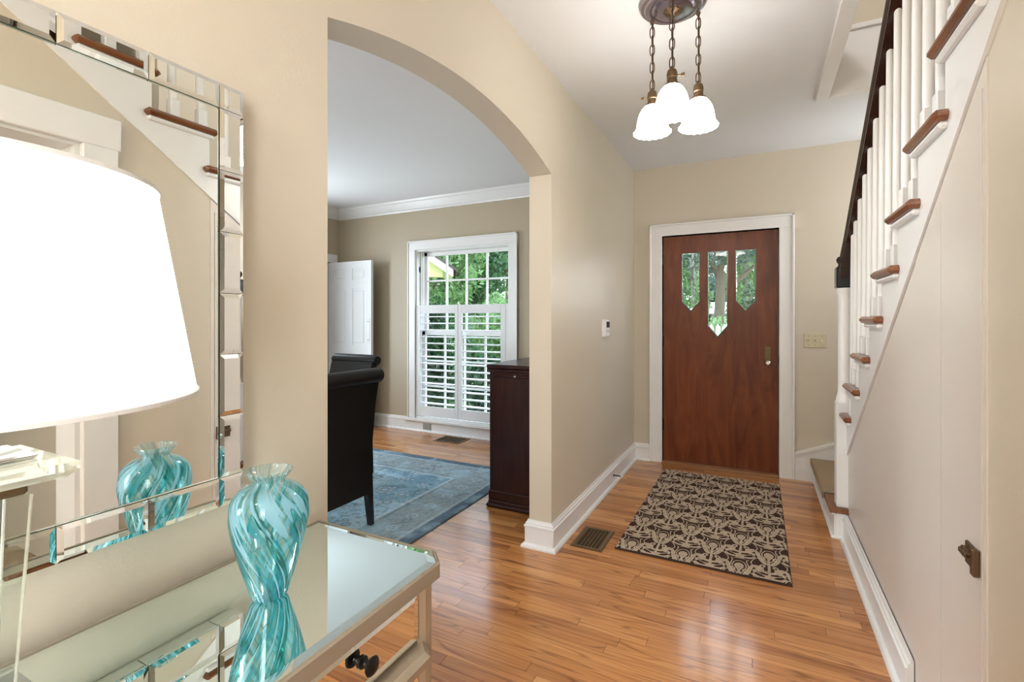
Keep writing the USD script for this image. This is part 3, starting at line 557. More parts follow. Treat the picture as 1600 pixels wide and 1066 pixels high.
# ------------------------------------------------------------------ mirrored chest
ch = thing('mirrored_chest', 'champagne framed mirrored chest with clipped corners and black knobs', 'chest', (0, 0, 0))
CY0, CY1, CX0, CX1, CZ = -0.165, 0.876, -0.995, -0.594, 0.782
CM = (CY0 + CY1) / 2
def clipped(x0, x1, y0, y1, c): return Polygon([(x0, y0), (x1 - c, y0), (x1, y0 + c), (x1, y1 - c), (x1 - c, y1), (x0, y1)])
topo = clipped(CX0, CX1, CY0, CY1, 0.040)
def rounded_plate(poly, z0, z1, r, hole=None):
    ms = []
    pts = []
    for z, g in ((z0, r), (z0 + r, 0.0), (z1 - r, 0.0), (z1, r)):
        pts += [(x, y, z) for x, y in poly.buffer(-g, join_style=2).exterior.coords[:-1]]
    m = Manifold.hull_points(np.array(pts, float))
    if hole is not None: m = m - Manifold.hull_points(np.array([(x, y, z) for z in (z1 - 0.006, z1 + 0.1) for x, y in hole.exterior.coords[:-1]], float))
    return mf(m)
obj('top_frame', rounded_plate(topo, 0.748, CZ, 0.003, topo.buffer(-0.007, join_style=2)), 'frame_taupe', ch)
def bevel_plate(poly, z0, z1, w):
    """A mirror plate with bevelled border: (flat + slopes)."""
    o, i = poly, poly.buffer(-w, join_style=2)
    pts = [(x, y, z0) for x, y in o.exterior.coords[:-1]] + [(x, y, z1 - 0.0022) for x, y in o.exterior.coords[:-1]] + [(x, y, z1) for x, y in i.exterior.coords[:-1]]
    return mf(Manifold.hull_points(np.array(pts, float)))
obj('top_mirror', bevel_plate(topo.buffer(-0.0078, join_style=2), CZ - 0.006, CZ, 0.017), 'mirror_tinted', ch)
BY0, BY1, BX1 = CY0 + 0.075, CY1 - 0.075, -0.612
obj('body', bx(CX0 + 0.01, BX1 - 0.012, BY0 - .012, BY1 + 0.012, 0.10, 0.749), 'champagne', ch)
obj('back_board', bx(CX0, CX0 + 0.011, BY0 - 0.05, BY1 + 0.05, 0.10, 0.749), 'backing_dark', ch)
for yy in (BY0 - 0.012, BY1 + 0.012):
    for xx in (BX1 - 0.016, CX0 + 0.045):
        cp_ = clipped(xx - 0.026, xx + 0.022, yy - 0.022, yy + 0.022, 0.012)
        obj('corner_post', in_xy(cp_, 0.10, 0.648), 'champagne', ch)
        obj('foot', mf(Manifold.hull_points(np.array([(x, y, z) for z, g in ((0.0, 0.014), (0.10, 0.0)) for x, y in cp_.buffer(-g, join_style=2).exterior.coords[:-1]]))), 'champagne', ch)
wo = clipped(CX0, -0.578, CY0 + 0.050, CY1 - 0.050, 0.045)
obj('waist_moulding', rounded_plate(wo, 0.598, 0.634, 0.011), 'champagne', ch)
obj('base_moulding', rounded_plate(wo, 0.098, 0.128, 0.010), 'champagne', ch)
for yy, sg in ((BY1 + 0.014, 1), (BY0 - 0.014, -1)):
    for z0, z1 in ((0.644, 0.742), (0.138, 0.590)): obj('side_mirror', bx(CX0 + 0.075, BX1 - 0.05, yy, yy + sg * 0.004, z0, z1, 0.002), 'mirror', ch)
def spool(x, y, z, parent):
    return obj('knob', lathe([(0, 0), (0.010, 0), (0.011, 0.004), (0.0055, 0.007), (0.0075, 0.010), (0.0055, 0.013), (0.0075, 0.016), (0.006, 0.018), (0.015, 0.0205), (0.0165, 0.024), (0.013, 0.0275), (0.006, 0.029), (0, 0.0295)], 20, (0, 0, 0)).apply_transform(trimesh.transformations.rotation_matrix(math.pi / 2, [0, 1, 0])).apply_translation((x, y, z)), 'black_metal', parent, smooth=40)
for z0, z1, kn_ in ((0.640, 0.744, 1), (0.370, 0.594, 1), (0.132, 0.362, 1)):
    y0, y1 = BY0 + 0.008, BY1 - 0.008
    dr = obj('drawer', bx(BX1 - 0.02, BX1 - 0.002, y0, y1, z0, z1, 0.002), 'champagne', ch)
    g = [(BX1 - 0.001, a, b) for a, b in ((y0 + .006, z0 + .006), (y1 - .006, z0 + .006), (y1 - .006, z1 - .006), (y0 + .006, z1 - .006))]
    g2 = [(BX1 + 0.0008, a, b) for a, b in ((y0 + .020, z0 + .018), (y1 - .020, z0 + .018), (y1 - .020, z1 - .018), (y0 + .020, z1 - .018))]
    obj('drawer_mirror', mf(Manifold.hull_points(np.array(g + [(p[0] - 0.003, p[1], p[2]) for p in g] + g2))), 'mirror', dr)
    for k in (-1, 1): spool(BX1, CM + k * 0.275, (z0 + z1) / 2 + 0.005, dr)

# ------------------------------------------------------------------ wall mirror with bevelled tile border
wm = thing('wall_mirror', 'frameless wall mirror with a border of small mirror tiles above the chest', 'mirror')
MY0, MY1, MZ0, MZ1, MX = 0.044, 0.668, 0.903, 1.777, -0.985
BW = 0.052
obj('backing', bx(XL + 0.001, MX - 0.008, MY0 + 0.004, MY1 - 0.004, MZ0 + 0.004, MZ1 - 0.004), 'mirror_edge', wm)
def tile(y0, y1, z0, z1, w, raise_=0.0, xb=MX - 0.008):
    g = 0.0006
    a = [(xb, q, r) for q in (y0 + g, y1 - g) for r in (z0 + g, z1 - g)]
    b = [(MX - 0.0022 + raise_, q, r) for q in (y0 + g, y1 - g) for r in (z0 + g, z1 - g)]
    c = [(MX + raise_, q, r) for q in (y0 + w, y1 - w) for r in (z0 + w, z1 - w)]
    return mf(Manifold.hull_points(np.array(a + b + c)))
obj('mirror_glass', tile(MY0 + BW, MY1 - BW, MZ0 + BW + 0.008, MZ1 - BW, 0.004, -0.002), 'mirror', wm)
jit = random.Random(8)
def ptile(*a):
    t = tile(*a); c = t.vertices.mean(0)
    R = trimesh.transformations.rotation_matrix(jit.uniform(-0.003, 0.003), [0, 1, 0], c) @ trimesh.transformations.rotation_matrix(jit.uniform(-0.003, 0.003), [0, 0, 1], c)
    t.apply_transform(R); return t
ys = np.linspace(MY0 + BW, MY1 - BW, 5); zs = np.linspace(MZ0 + BW + 0.008, MZ1 - BW, 7)
for a, b in zip(ys[:-1], ys[1:]):
    obj('mirror_tile', ptile(a, b, MZ1 - BW, MZ1, 0.009), 'mirror', wm); obj('mirror_tile', ptile(a, b, MZ0, MZ0 + BW + 0.008, 0.009), 'mirror', wm)
for a, b in zip(zs[:-1], zs[1:]):
    obj('mirror_tile', ptile(MY0, MY0 + BW, a, b, 0.009), 'mirror', wm); obj('mirror_tile', ptile(MY1 - BW, MY1, a, b, 0.009), 'mirror', wm)
for y0, y1 in ((MY0, MY0 + BW), (MY1 - BW, MY1)):
    obj('mirror_tile', ptile(y0, y1, MZ1 - BW, MZ1, 0.009), 'mirror', wm); obj('mirror_tile', ptile(y0, y1, MZ0, MZ0 + BW + 0.008, 0.009), 'mirror', wm)
# bevelled glass strips along the thickness of the frame
ys2 = [MY0] + list(ys) + [MY1]; zs2 = [MZ0] + list(zs) + [MZ1]
for a, b in zip(ys2[:-1], ys2[1:]):
    obj('edge_tile', bx(XL + 0.003, MX - 0.010, a + 0.0006, b - 0.0006, MZ0 + 0.0008, MZ0 + 0.005, 0.001), 'mirror', wm)
    obj('edge_tile', bx(XL + 0.003, MX - 0.010, a + 0.0006, b - 0.0006, MZ1 - 0.005, MZ1 - 0.0008, 0.001), 'mirror', wm)
for a, b in zip(zs2[:-1], zs2[1:]):
    obj('edge_tile', bx(XL + 0.003, MX - 0.010, MY1 - 0.005, MY1 - 0.0008, a + 0.0006, b - 0.0006, 0.001), 'mirror', wm)
    obj('edge_tile', bx(XL + 0.003, MX - 0.010, MY0 + 0.0008, MY0 + 0.005, a + 0.0006, b - 0.0006, 0.001), 'mirror', wm)

# ------------------------------------------------------------------ table lamp
LX, LY = -0.762, 0.205
lp = thing('table_lamp', 'crystal column table lamp with big white drum shade on chest', 'lamp', (LX, LY, CZ))
def frust(z0, h0, z1, h1, b=0.0):
    return mf(Manifold.hull_points(np.array([(q * h, r * h, z) for z, h in ((z0, h0), (z1, h1)) for q in (-1, 1) for r in (-1, 1)], float)))
obj('base_plate', bx(-0.075, 0.075, -0.075, 0.075, 0.0, 0.035, 0.004), 'chrome', lp)
obj('base_block', frust(0.035, 0.073, 0.088, 0.044), 'acrylic', lp)
obj('column', frust(0.0885, 0.025, 0.312, 0.036), 'clear_block', lp)
obj('polished_edge', cat([cyl((q * 0.0248, r * 0.0248, 0.089), (q * 0.0356, r * 0.0356, 0.312), 0.0016, 6) for q in (-1, 1) for r in (-1, 1)]), 'acrylic', lp)
obj('column_cap', bx(-0.034, 0.034, -0.034, 0.034, 0.3125, 0.327, 0.003), 'aged_brass', lp, label='gilded cap of the crystal column')
obj('acrylic_plate', mf(Manifold.hull_points(np.array([(q * h, r * h, z) for z, h in ((0.328, 0.058), (0.337, 0.067), (0.346, 0.067), (0.352, 0.056)) for q in (-1, 1) for r in (-1, 1)], float))), 'acrylic', lp)
obj('cap_plate', bx(-0.040, 0.040, -0.040, 0.040, 0.3525, 0.358, 0.002), 'chrome', lp)
obj('neck', lathe([(0, 0.358), (0.012, 0.358), (0.012, 0.44), (0.018, 0.445), (0.018, 0.50), (0, 0.50)], 20), 'chrome', lp, smooth=40)
bl = obj('bulb', lathe([(0, 0.50), (0.013, 0.50), (0.016, 0.52), (0.028, 0.545), (0.030, 0.565), (0.022, 0.588), (0, 0.597)], 20), 'bulb', lp, smooth=60)
zb, zt, rb, rt = 0.416, 0.668, 0.205, 0.163
th = np.linspace(0, 2 * np.pi, 97)[:-1]
sv = [(r * math.cos(t), r * math.sin(t), z) for r, z in ((rb, zb), ((rb + rt) / 2, (zb + zt) / 2), (rt, zt)) for t in th]
sf = [(i * 96 + j, i * 96 + (j + 1) % 96, (i + 1) * 96 + (j + 1) % 96) for i in range(2) for j in range(96)] + [(i * 96 + j, (i + 1) * 96 + (j + 1) % 96, (i + 1) * 96 + j) for i in range(2) for j in range(96)]
obj('lamp_shade', trimesh.Trimesh(sv, sf, process=False), 'shade_fabric', lp, smooth=True)
def ring(R, z, r): return lathe([(R - r, z - r), (R + r, z - r), (R + r, z + r), (R - r, z + r), (R - r, z - r)], 96)
obj('shade_rim', ring(rb, zb, 0.0022), 'white_plastic', lp); obj('shade_rim', ring(rt, zt, 0.0022), 'white_plastic', lp)
obj('shade_spider', cat([cyl((0.016 * math.cos(a), 0.016 * math.sin(a), 0.47), (rb * 0.92 * math.cos(a), rb * 0.92 * math.sin(a), 0.47), 0.002, 6) for a in (0.3, 2.4, 4.5)]), 'chrome', lp)

# ------------------------------------------------------------------ blown glass vase
VX, VY = -0.800, 0.592
vo = [(0, 0.0), (0.022, 0.0), (0.030, 0.004), (0.036, 0.022), (0.0455, 0.052), (0.0555, 0.088), (0.0635, 0.122), (0.0670, 0.150), (0.0655, 0.172), (0.0575, 0.190), (0.0430, 0.202), (0.0300, 0.2085), (0.0265, 0.212), (0.0285, 0.2165), (0.0340, 0.222), (0.0385, 0.2285), (0.0395, 0.2315)]
from scipy.interpolate import PchipInterpolator
s0 = np.concatenate([[0], np.cumsum(np.hypot(*np.diff(np.array(vo), axis=0).T))])
sp_ = np.linspace(0, s0[-1], 110)
from scipy.interpolate import CubicSpline
po = np.stack([PchipInterpolator(s0, np.array(vo)[:, 0])(sp_), PchipInterpolator(s0, np.array(vo)[:, 1])(sp_)], 1)
pi_ = [(max(r - 0.0035, 0), max(z, 0.012)) for r, z in po[::-1] if z > 0.010] + [(0, 0.012)]
prof = [tuple(p) for p in po] + [(0.038, 0.2325)] + pi_
vm = lathe(prof, 96)
vv = np.array(vm.vertices); r_ = np.hypot(vv[:, 0], vv[:, 1]); inner = np.zeros(len(vv)); inner[(len(po) + 1) * 96:] = 1; tw_ = np.arctan2(vv[:, 1], vv[:, 0]) + 7.5 * vv[:, 2]
swirl = np.stack([np.cos(tw_), np.sin(tw_), vv[:, 2] * 1.0], 1) * np.array([0.05, 0.05, 1.0])
vs = obj('vase', vm.apply_translation((VX, VY, CZ + 0.0005)), 'vase_glass', smooth=True, label='turquoise swirled blown glass vase standing on the mirrored chest', cat='vase', col=swirl, rnd=(1 - inner) * (0.35 + 0.65 * np.clip((0.206 - vv[:, 2]) / 0.016, 0, 1)))

# ------------------------------------------------------------------ pendant light
PX_, PY_, PZ = -0.33, 2.185, ZC
pl = thing('pendant_light', 'bronze ceiling pendant with three chains and ribbed white glass shades', 'ceiling light', (PX_, PY_, 0))
obj('canopy', lathe([(0, PZ), (0.130, PZ), (0.140, PZ - 0.006), (0.141, PZ - 0.014), (0.133, PZ - 0.022), (0.122, PZ - 0.024), (0.116, PZ - 0.032), (0.100, PZ - 0.036), (0.088, PZ - 0.034), (0.080, PZ - 0.040), (0.060, PZ - 0.043), (0.040, PZ - 0.044), (0, PZ - 0.044)][::-1], 64), 'canopy_bronze', pl, smooth=25)
obj('canopy_boss', lathe([(0, PZ - 0.066), (0.012, PZ - 0.064), (0.020, PZ - 0.056), (0.036, PZ - 0.050), (0.040, PZ - 0.042), (0, PZ - 0.042)], 24, wobble=lambda R, Z, t: (R * (1 + 0.06 * np.cos(12 * t)), Z)), 'old_bronze', pl, smooth=30)
for k, (dx, dy) in enumerate(((-0.098, 0.053), (0.095, 0.074), (0.012, -0.105))):
    obj('hook', cat(lathe([(0, PZ - 0.046), (0.008, PZ - 0.044), (0.010, PZ - 0.034), (0, PZ - 0.032)], 12, (dx, dy, 0)), torus_link((dx, dy, PZ - 0.055), 1, 0.022, 0.016, 0.0022)), 'old_bronze', pl)
    z = PZ - 0.062; nl = 7; L = (z - 2.325) / nl
    for i in range(nl):
        obj('chain_link', torus_link((dx, dy, z - (i + 0.5) * L), i % 2, L + 0.008, 0.020, 0.0024, 16, 5), 'old_bronze', pl, smooth=True)
    obj('cord', cyl((dx + 0.003, dy, 2.31), (dx + 0.003, dy, PZ - 0.04), 0.0022, 6), 'black_metal', pl)
    so = obj('socket', lathe([(0, 2.332), (0.006, 2.331), (0.010, 2.322), (0.018, 2.314), (0.0215, 2.300), (0.0215, 2.285), (0.0185, 2.281), (0.0205, 2.276), (0.0205, 2.262), (0.030, 2.258), (0.032, 2.250), (0, 2.250)][::-1], 24, (dx, dy, 0)), 'old_bronze', pl, smooth=30)
    if k != 1:
        sgn = -1 if k == 0 else 1
        obj('switch_key', cat(cyl((dx + sgn * 0.020, dy, 2.292), (dx + sgn * 0.036, dy + sgn * 0.004, 2.292), 0.003, 8), bx(dx + sgn * 0.035, dx + sgn * 0.049, dy + sgn * 0.004 - 0.003, dy + sgn * 0.004 + 0.003, 2.285, 2.299, 0.002)), 'old_bronze', so)
    sp = [(0.028, 2.252), (0.034, 2.249), (0.046, 2.236), (0.056, 2.218), (0.063, 2.196), (0.067, 2.172), (0.070, 2.152), (0.074, 2.140), (0.080, 2.133), (0.0815, 2.128)]
    sp2 = sp + [(0.079, 2.128)] + [(r - 0.003, zz) for r, zz in sp[::-1][1:]] + [sp[0]]
    def wob(R, Z, t):
        f = np.clip((2.150 - Z) / 0.02, 0, 1) * 0.035 + 0.006
        return R * (1 + f * np.cos(18 * t)), Z + np.clip((2.140 - Z) / 0.012, 0, 1) * 0.003 * np.cos(18 * t)
    obj('glass_shade', lathe(sp2, 108, (dx, dy, 0), wob), 'pendant_glass', pl, smooth=30)

# ------------------------------------------------------------------ dining chairs
c0 = thing('dining_chair', 'black leather scroll back dining chair seen from behind through arch', 'chair', (-2.425, 2.085, 0.012), 90.0, group='black leather dining chairs')
def chair_parts(c):
    W = 0.24
    # back: an upholstered slab raking backwards, scrolled over at the top
    pr = [(-0.150, 0.30), (-0.262, 0.195), (-0.262, 0.24), (-0.268, 0.50), (-0.300, 0.76), (-0.345, 0.915), (-0.290, 0.955), (-0.262, 0.93), (-0.225, 0.76), (-0.195, 0.50), (-0.175, 0.40)]
    def side(p, x0, x1, r):
        pg = Polygon(p).buffer(0); ms = []
        a, b = pg, pg.buffer(-r)
        m1 = ext(pg, x1 - x0 - 2 * r, lambda y, z, d: (x0 + r + d, y, z)); m2 = ext(b, x1 - x0, lambda y, z, d: (x0 + d, y, z))
        return cat(m1, m2)
    pb = [(-0.270, 0.195), (-0.262, 0.48), (-0.292, 0.76), (-0.318, 0.90), (-0.262, 0.92), (-0.222, 0.76), (-0.190, 0.48), (-0.190, 0.195)]
    bk = obj('backrest', side(pb, -W, W, 0.008), 'leather_black', c)
    sc = lathe([(0, -W - 0.012), (0.036, -W - 0.010), (0.046, -W + 0.004), (0.046, W - 0.004), (0.036, W + 0.010), (0, W + 0.012)], 28).apply_transform(trimesh.transformations.rotation_matrix(math.pi / 2, [0, 1, 0])).apply_translation((0, -0.310, 0.932))
    obj('scroll_top', sc, 'leather_black', bk, smooth=40)
    st_ = cyl((-W + 0.004, -0.310, 0.884), (W - 0.004, -0.310, 0.884), 0.004, 8)
    obj('piping', st_, 'leather_black', bk)
    obj('seat', bx(-W, W, -0.19, 0.25, 0.40, 0.495, 0.022), 'leather_black', c)
    obj('apron', bx(-W + 0.003, W - 0.003, -0.188, 0.245, 0.195, 0.402, 0.006), 'leather_black', c)
    for sx in (-1, 1):
        for yy, rk in ((-0.245, -0.022), (0.215, 0.0)):
            t, b = 0.021, 0.015; x = sx * (W - 0.026)
            lg = mf(Manifold.hull_points(np.array([(x + q * t, yy + r * t, 0.21) for q in (-1, 1) for r in (-1, 1)] + [(x + q * b, yy + rk + r * b, 0.0) for q in (-1, 1) for r in (-1, 1)], float)))
            obj('leg', lg, 'black_paint', c)
chair_parts(c0)
dup(c0, 'black leather dining chair facing the camera in front of open door', (-3.09, 2.80, 0.012), 180.0, 'black leather dining chairs')

# ------------------------------------------------------------------ cherry sideboard
sb = thing('sideboard', 'dark cherry sideboard with pull out shelf behind the arch', 'sideboard', (0, 0, 0))
SX0, SX1, SY0, SY1 = -1.655, -1.215, 2.915, 4.25
obj('carcass', bx(SX0, SX1, SY0, SY1, 0.10, 0.930, 0.003), 'cherry', sb, rnd=0.1)
obj('base_moulding', cat(bx(SX0 - 0.012, SX1, SY0 - 0.012, SY1 + 0.012, 0.0, 0.055, 0.012), bx(SX0 - 0.022, SX1, SY0 - 0.022, SY1 + .022, 0.0, 0.028, 0.010), bx(SX0 - 0.008, SX1, SY0 - 0.008, SY1 + 0.008, 0.05, 0.115, 0.006)), 'cherry', sb, rnd=0.2)
obj('top_board', bx(SX0 - 0.018, SX1 + 0.005, SY0 - 0.018, SY1 + 0.018, 0.952, 0.980, 0.007), 'cherry', sb, rnd=0.5)
obj('top_moulding', bx(SX0 - 0.008, SX1, SY0 - 0.008, SY1 + 0.008, 0.928, 0.953, 0.006), 'cherry', sb, rnd=0.5)
pu = obj('pull_out_shelf', bx(SX0 + 0.03, SX1 - 0.02, SY0 - 0.006, SY0 + 0.02, 0.896, 0.916, 0.004), 'cherry', sb, rnd=0.7)
obj('knob', lathe([(0, 0), (0.004, 0), (0.004, 0.006), (0.008, 0.010), (0.008, 0.014), (0, 0.017)], 14).apply_transform(trimesh.transformations.rotation_matrix(math.pi / 2, [1, 0, 0])).apply_translation((-1.452, SY0 - 0.006, 0.906)), 'steel', pu, smooth=40)
obj('end_panel', bx(SX0 + 0.012, SX1 - 0.012, SY0 - 0.003, SY0 + 0.002, 0.125, 0.885, 0.001), 'cherry', sb, rnd=0.05)
for k in range(3):
    y0 = SY0 + 0.03 + k * 0.43
    dd = obj('door', bx(SX0 - 0.016, SX0, y0, y0 + 0.415, 0.13, 0.70, 0.004), 'cherry', sb, rnd=0.3)
    obj('knob', trimesh.creation.icosphere(2, 0.013).apply_translation((SX0 - 0.028, y0 + 0.37, 0.42)), 'aged_brass', dd)
    dw = obj('drawer', bx(SX0 - 0.016, SX0, y0, y0 + 0.415, 0.72, 0.89, 0.004), 'cherry', sb, rnd=0.6)
    obj('knob', trimesh.creation.icosphere(2, 0.013).apply_translation((SX0 - 0.028, y0 + 0.2, 0.80)), 'aged_brass', dw)

# ------------------------------------------------------------------ rugs
def grid_rug(x0, x1, y0, y1, z, t, step, fn, rim):
    nx_, ny_ = int((x1 - x0) / step), int((y1 - y0) / step)
    X, Y = np.meshgrid(np.linspace(x0, x1, nx_), np.linspace(y0, y1, ny_), indexing='ij')
    u, v = (X - x0), (Y - y0)
    col, hgt = fn(u, v, x1 - x0, y1 - y0)
    edge = np.minimum.reduce([u, (x1 - x0) - u, v, (y1 - y0) - v])
    Z = z + t * np.sqrt(np.clip(1 - (1 - np.clip(edge / 0.012, 0, 1)) ** 2, 0, 1)) + hgt
    P = np.stack([X, Y, Z], -1).reshape(-1, 3)
    i = np.arange(nx_ * ny_).reshape(nx_, ny_)
    q = np.stack([i[:-1, :-1], i[1:, :-1], i[1:, 1:], i[:-1, 1:]], -1).reshape(-1, 4)
    F = np.vstack([q[:, [0, 1, 2]], q[:, [0, 2, 3]]])
    bd = np.concatenate([i[:, 0], i[-1, 1:], i[::-1, -1][1:], i[0, ::-1][1:-1]])
    n0 = len(P); low = P[bd].copy(); low[:, 2] = z
    m = len(bd); k = np.arange(m); k2 = (k + 1) % m
    F = np.vstack([F, np.stack([bd[k], n0 + k, n0 + k2], 1), np.stack([bd[k], n0 + k2, bd[k2]], 1), np.stack([np.full(m - 2, n0), n0 + k[2:], n0 + k[1:-1]], 1)])
    C = np.where((edge < 0.0045)[..., None], np.array(rim), col).reshape(-1, 3); C = np.vstack([C, C[bd]])
    return trimesh.Trimesh(np.vstack([P, low]), F, process=False), C
def sstep(a, b, x):
    t = np.clip((x - a) / (b - a), 0, 1); return t * t * (3 - 2 * t)
def ikat(u, v, W, H):
    """Half drop damask of stems, buds and hooks: taupe on dark brown with pale outlines."""
    cw, chh = 0.276, 0.372
    warp = meshkit.noise(np.stack([u * 40, v * 40, 0 * u], -1), 3) - 0.5
    u, v = u - W / 2 - 0.06 + 0.003 * warp, v + 0.02
    D = np.full(u.shape, 9.0); L_ = np.full(u.shape, 9.0); B = np.full(u.shape, 9.0)
    def smooth_curve(p, n=12):
        p = np.array(p, float); t = np.arange(len(p)); q = np.linspace(0, len(p) - 1, n)
        return np.stack([CubicSpline(t, p[:, 0])(q), CubicSpline(t, p[:, 1])(q)], 1)
    def spiral(cx, cy, r0, r1, a0, a1, n=12): return [(cx + (r0 + (r1 - r0) * q) * math.cos(a0 + (a1 - a0) * q), cy + (r0 + (r1 - r0) * q) * math.sin(a0 + (a1 - a0) * q)) for q in np.linspace(0, 1, n)]
    P = math.pi
    bands = [([(0, 0.02), (0, 0.20)], 0.0055, 2), ([(0, 0.070), (0.030, 0.078), (0.052, 0.094), (0.066, 0.112)], 0.0085, 10),
             (spiral(0.027, 0.124, 0.017, 0.005, -0.5 * P, 1.4 * P), 0.0036, 14),
             ([(0.016, 0.150), (0.040, 0.190), (0.052, 0.235), (0.062, 0.262), (0.086, 0.268), (0.104, 0.252), (0.100, 0.232)], 0.0085, 16),
             ([(0.070, 0.214), (0.078, 0.232), (0.092, 0.226)], 0.006, 8), (spiral(0.106, 0.052, 0.015, 0.004, -0.5 * P, 1.3 * P), 0.0036, 14),
             ([(0.030, 0.020), (0.052, 0.024), (0.070, 0.040)], 0.006, 8)]
    lines = [([(0.007, 0.172), (0.024, 0.205), (0.033, 0.243), (0.022, 0.276), (0.0, 0.288)], 0.0020, 12),
             ([(0.012, 0.160), (0.032, 0.198), (0.043, 0.243), (0.034, 0.285), (0.040, 0.310), (0.066, 0.335)], 0.0022, 14),
             ([(0.066, 0.112), (0.084, 0.142), (0.070, 0.176), (0.052, 0.196)], 0.0020, 10), ([(0.020, 0.045), (0.048, 0.056), (0.078, 0.080)], 0.0022, 8)]
    for oy, ox in ((0.0, 0.0), (chh / 2, cw / 2)):
        x = np.abs(np.mod(u + ox + cw / 2, cw) - cw / 2); y = np.mod(v + oy, chh) / 1.2
        def dist(p):
            d = np.full(x.shape, 9.0)
            for a, b in zip(p[:-1], p[1:]):
                dx, dy = b[0] - a[0], b[1] - a[1]; px_, py_ = x - a[0], y - a[1]
                t = np.clip((px_ * dx + py_ * dy) / (dx * dx + dy * dy), 0, 1); d = np.minimum(d, np.hypot(px_ - t * dx, py_ - t * dy))
            return d
        for p, w, n in bands: D = np.minimum(D, dist(smooth_curve(p, n) if len(p) < 9 else p) - w)
        for p, w, n in lines: L_ = np.minimum(L_, dist(smooth_curve(p, n)) - w)
        D = np.minimum(D, np.maximum(x - 0.024 - 0.006 * np.cos(y * 300), np.abs(y - 0.022) - 0.026))
        q = np.clip((y - 0.196) / 0.070, 0, 1); B = np.minimum(B, np.maximum(x - 0.022 * np.sqrt(np.clip(np.sin(q ** 1.5 * P), 0, 1)), np.abs(y - 0.231) - 0.036))
    dark = np.array([0.052, 0.026, 0.018]); taupe = np.array([0.44, 0.345, 0.255]); pale = np.array([0.60, 0.50, 0.39])
    s = lambda d: sstep(0.0012, -0.0006, d)[..., None]
    C = dark + 0 * u[..., None]
    C = C * (1 - s(L_)) + (0.5 * taupe + 0.5 * pale) * s(L_)
    for d in (D, B):
        C = C * (1 - s(d)) + pale * s(d); C = C * (1 - s(d + 0.0026)) + taupe * s(d + 0.0026)
    mott = meshkit.noise(np.stack([u * 60, v * 60, 0 * u], -1), 9)[..., None]
    return C * (0.86 + 0.28 * mott), 0.0014 * np.maximum(s(D), s(B))[..., 0]
g, C = grid_rug(-0.722, 0.146, 2.690, 4.285, 0.0, 0.014, 0.0028, ikat, (0.045, 0.026, 0.018))
obj('hall_mat', g, 'rug_print', smooth=True, col=C, label='brown and taupe scroll patterned mat before the entry door', cat='mat')
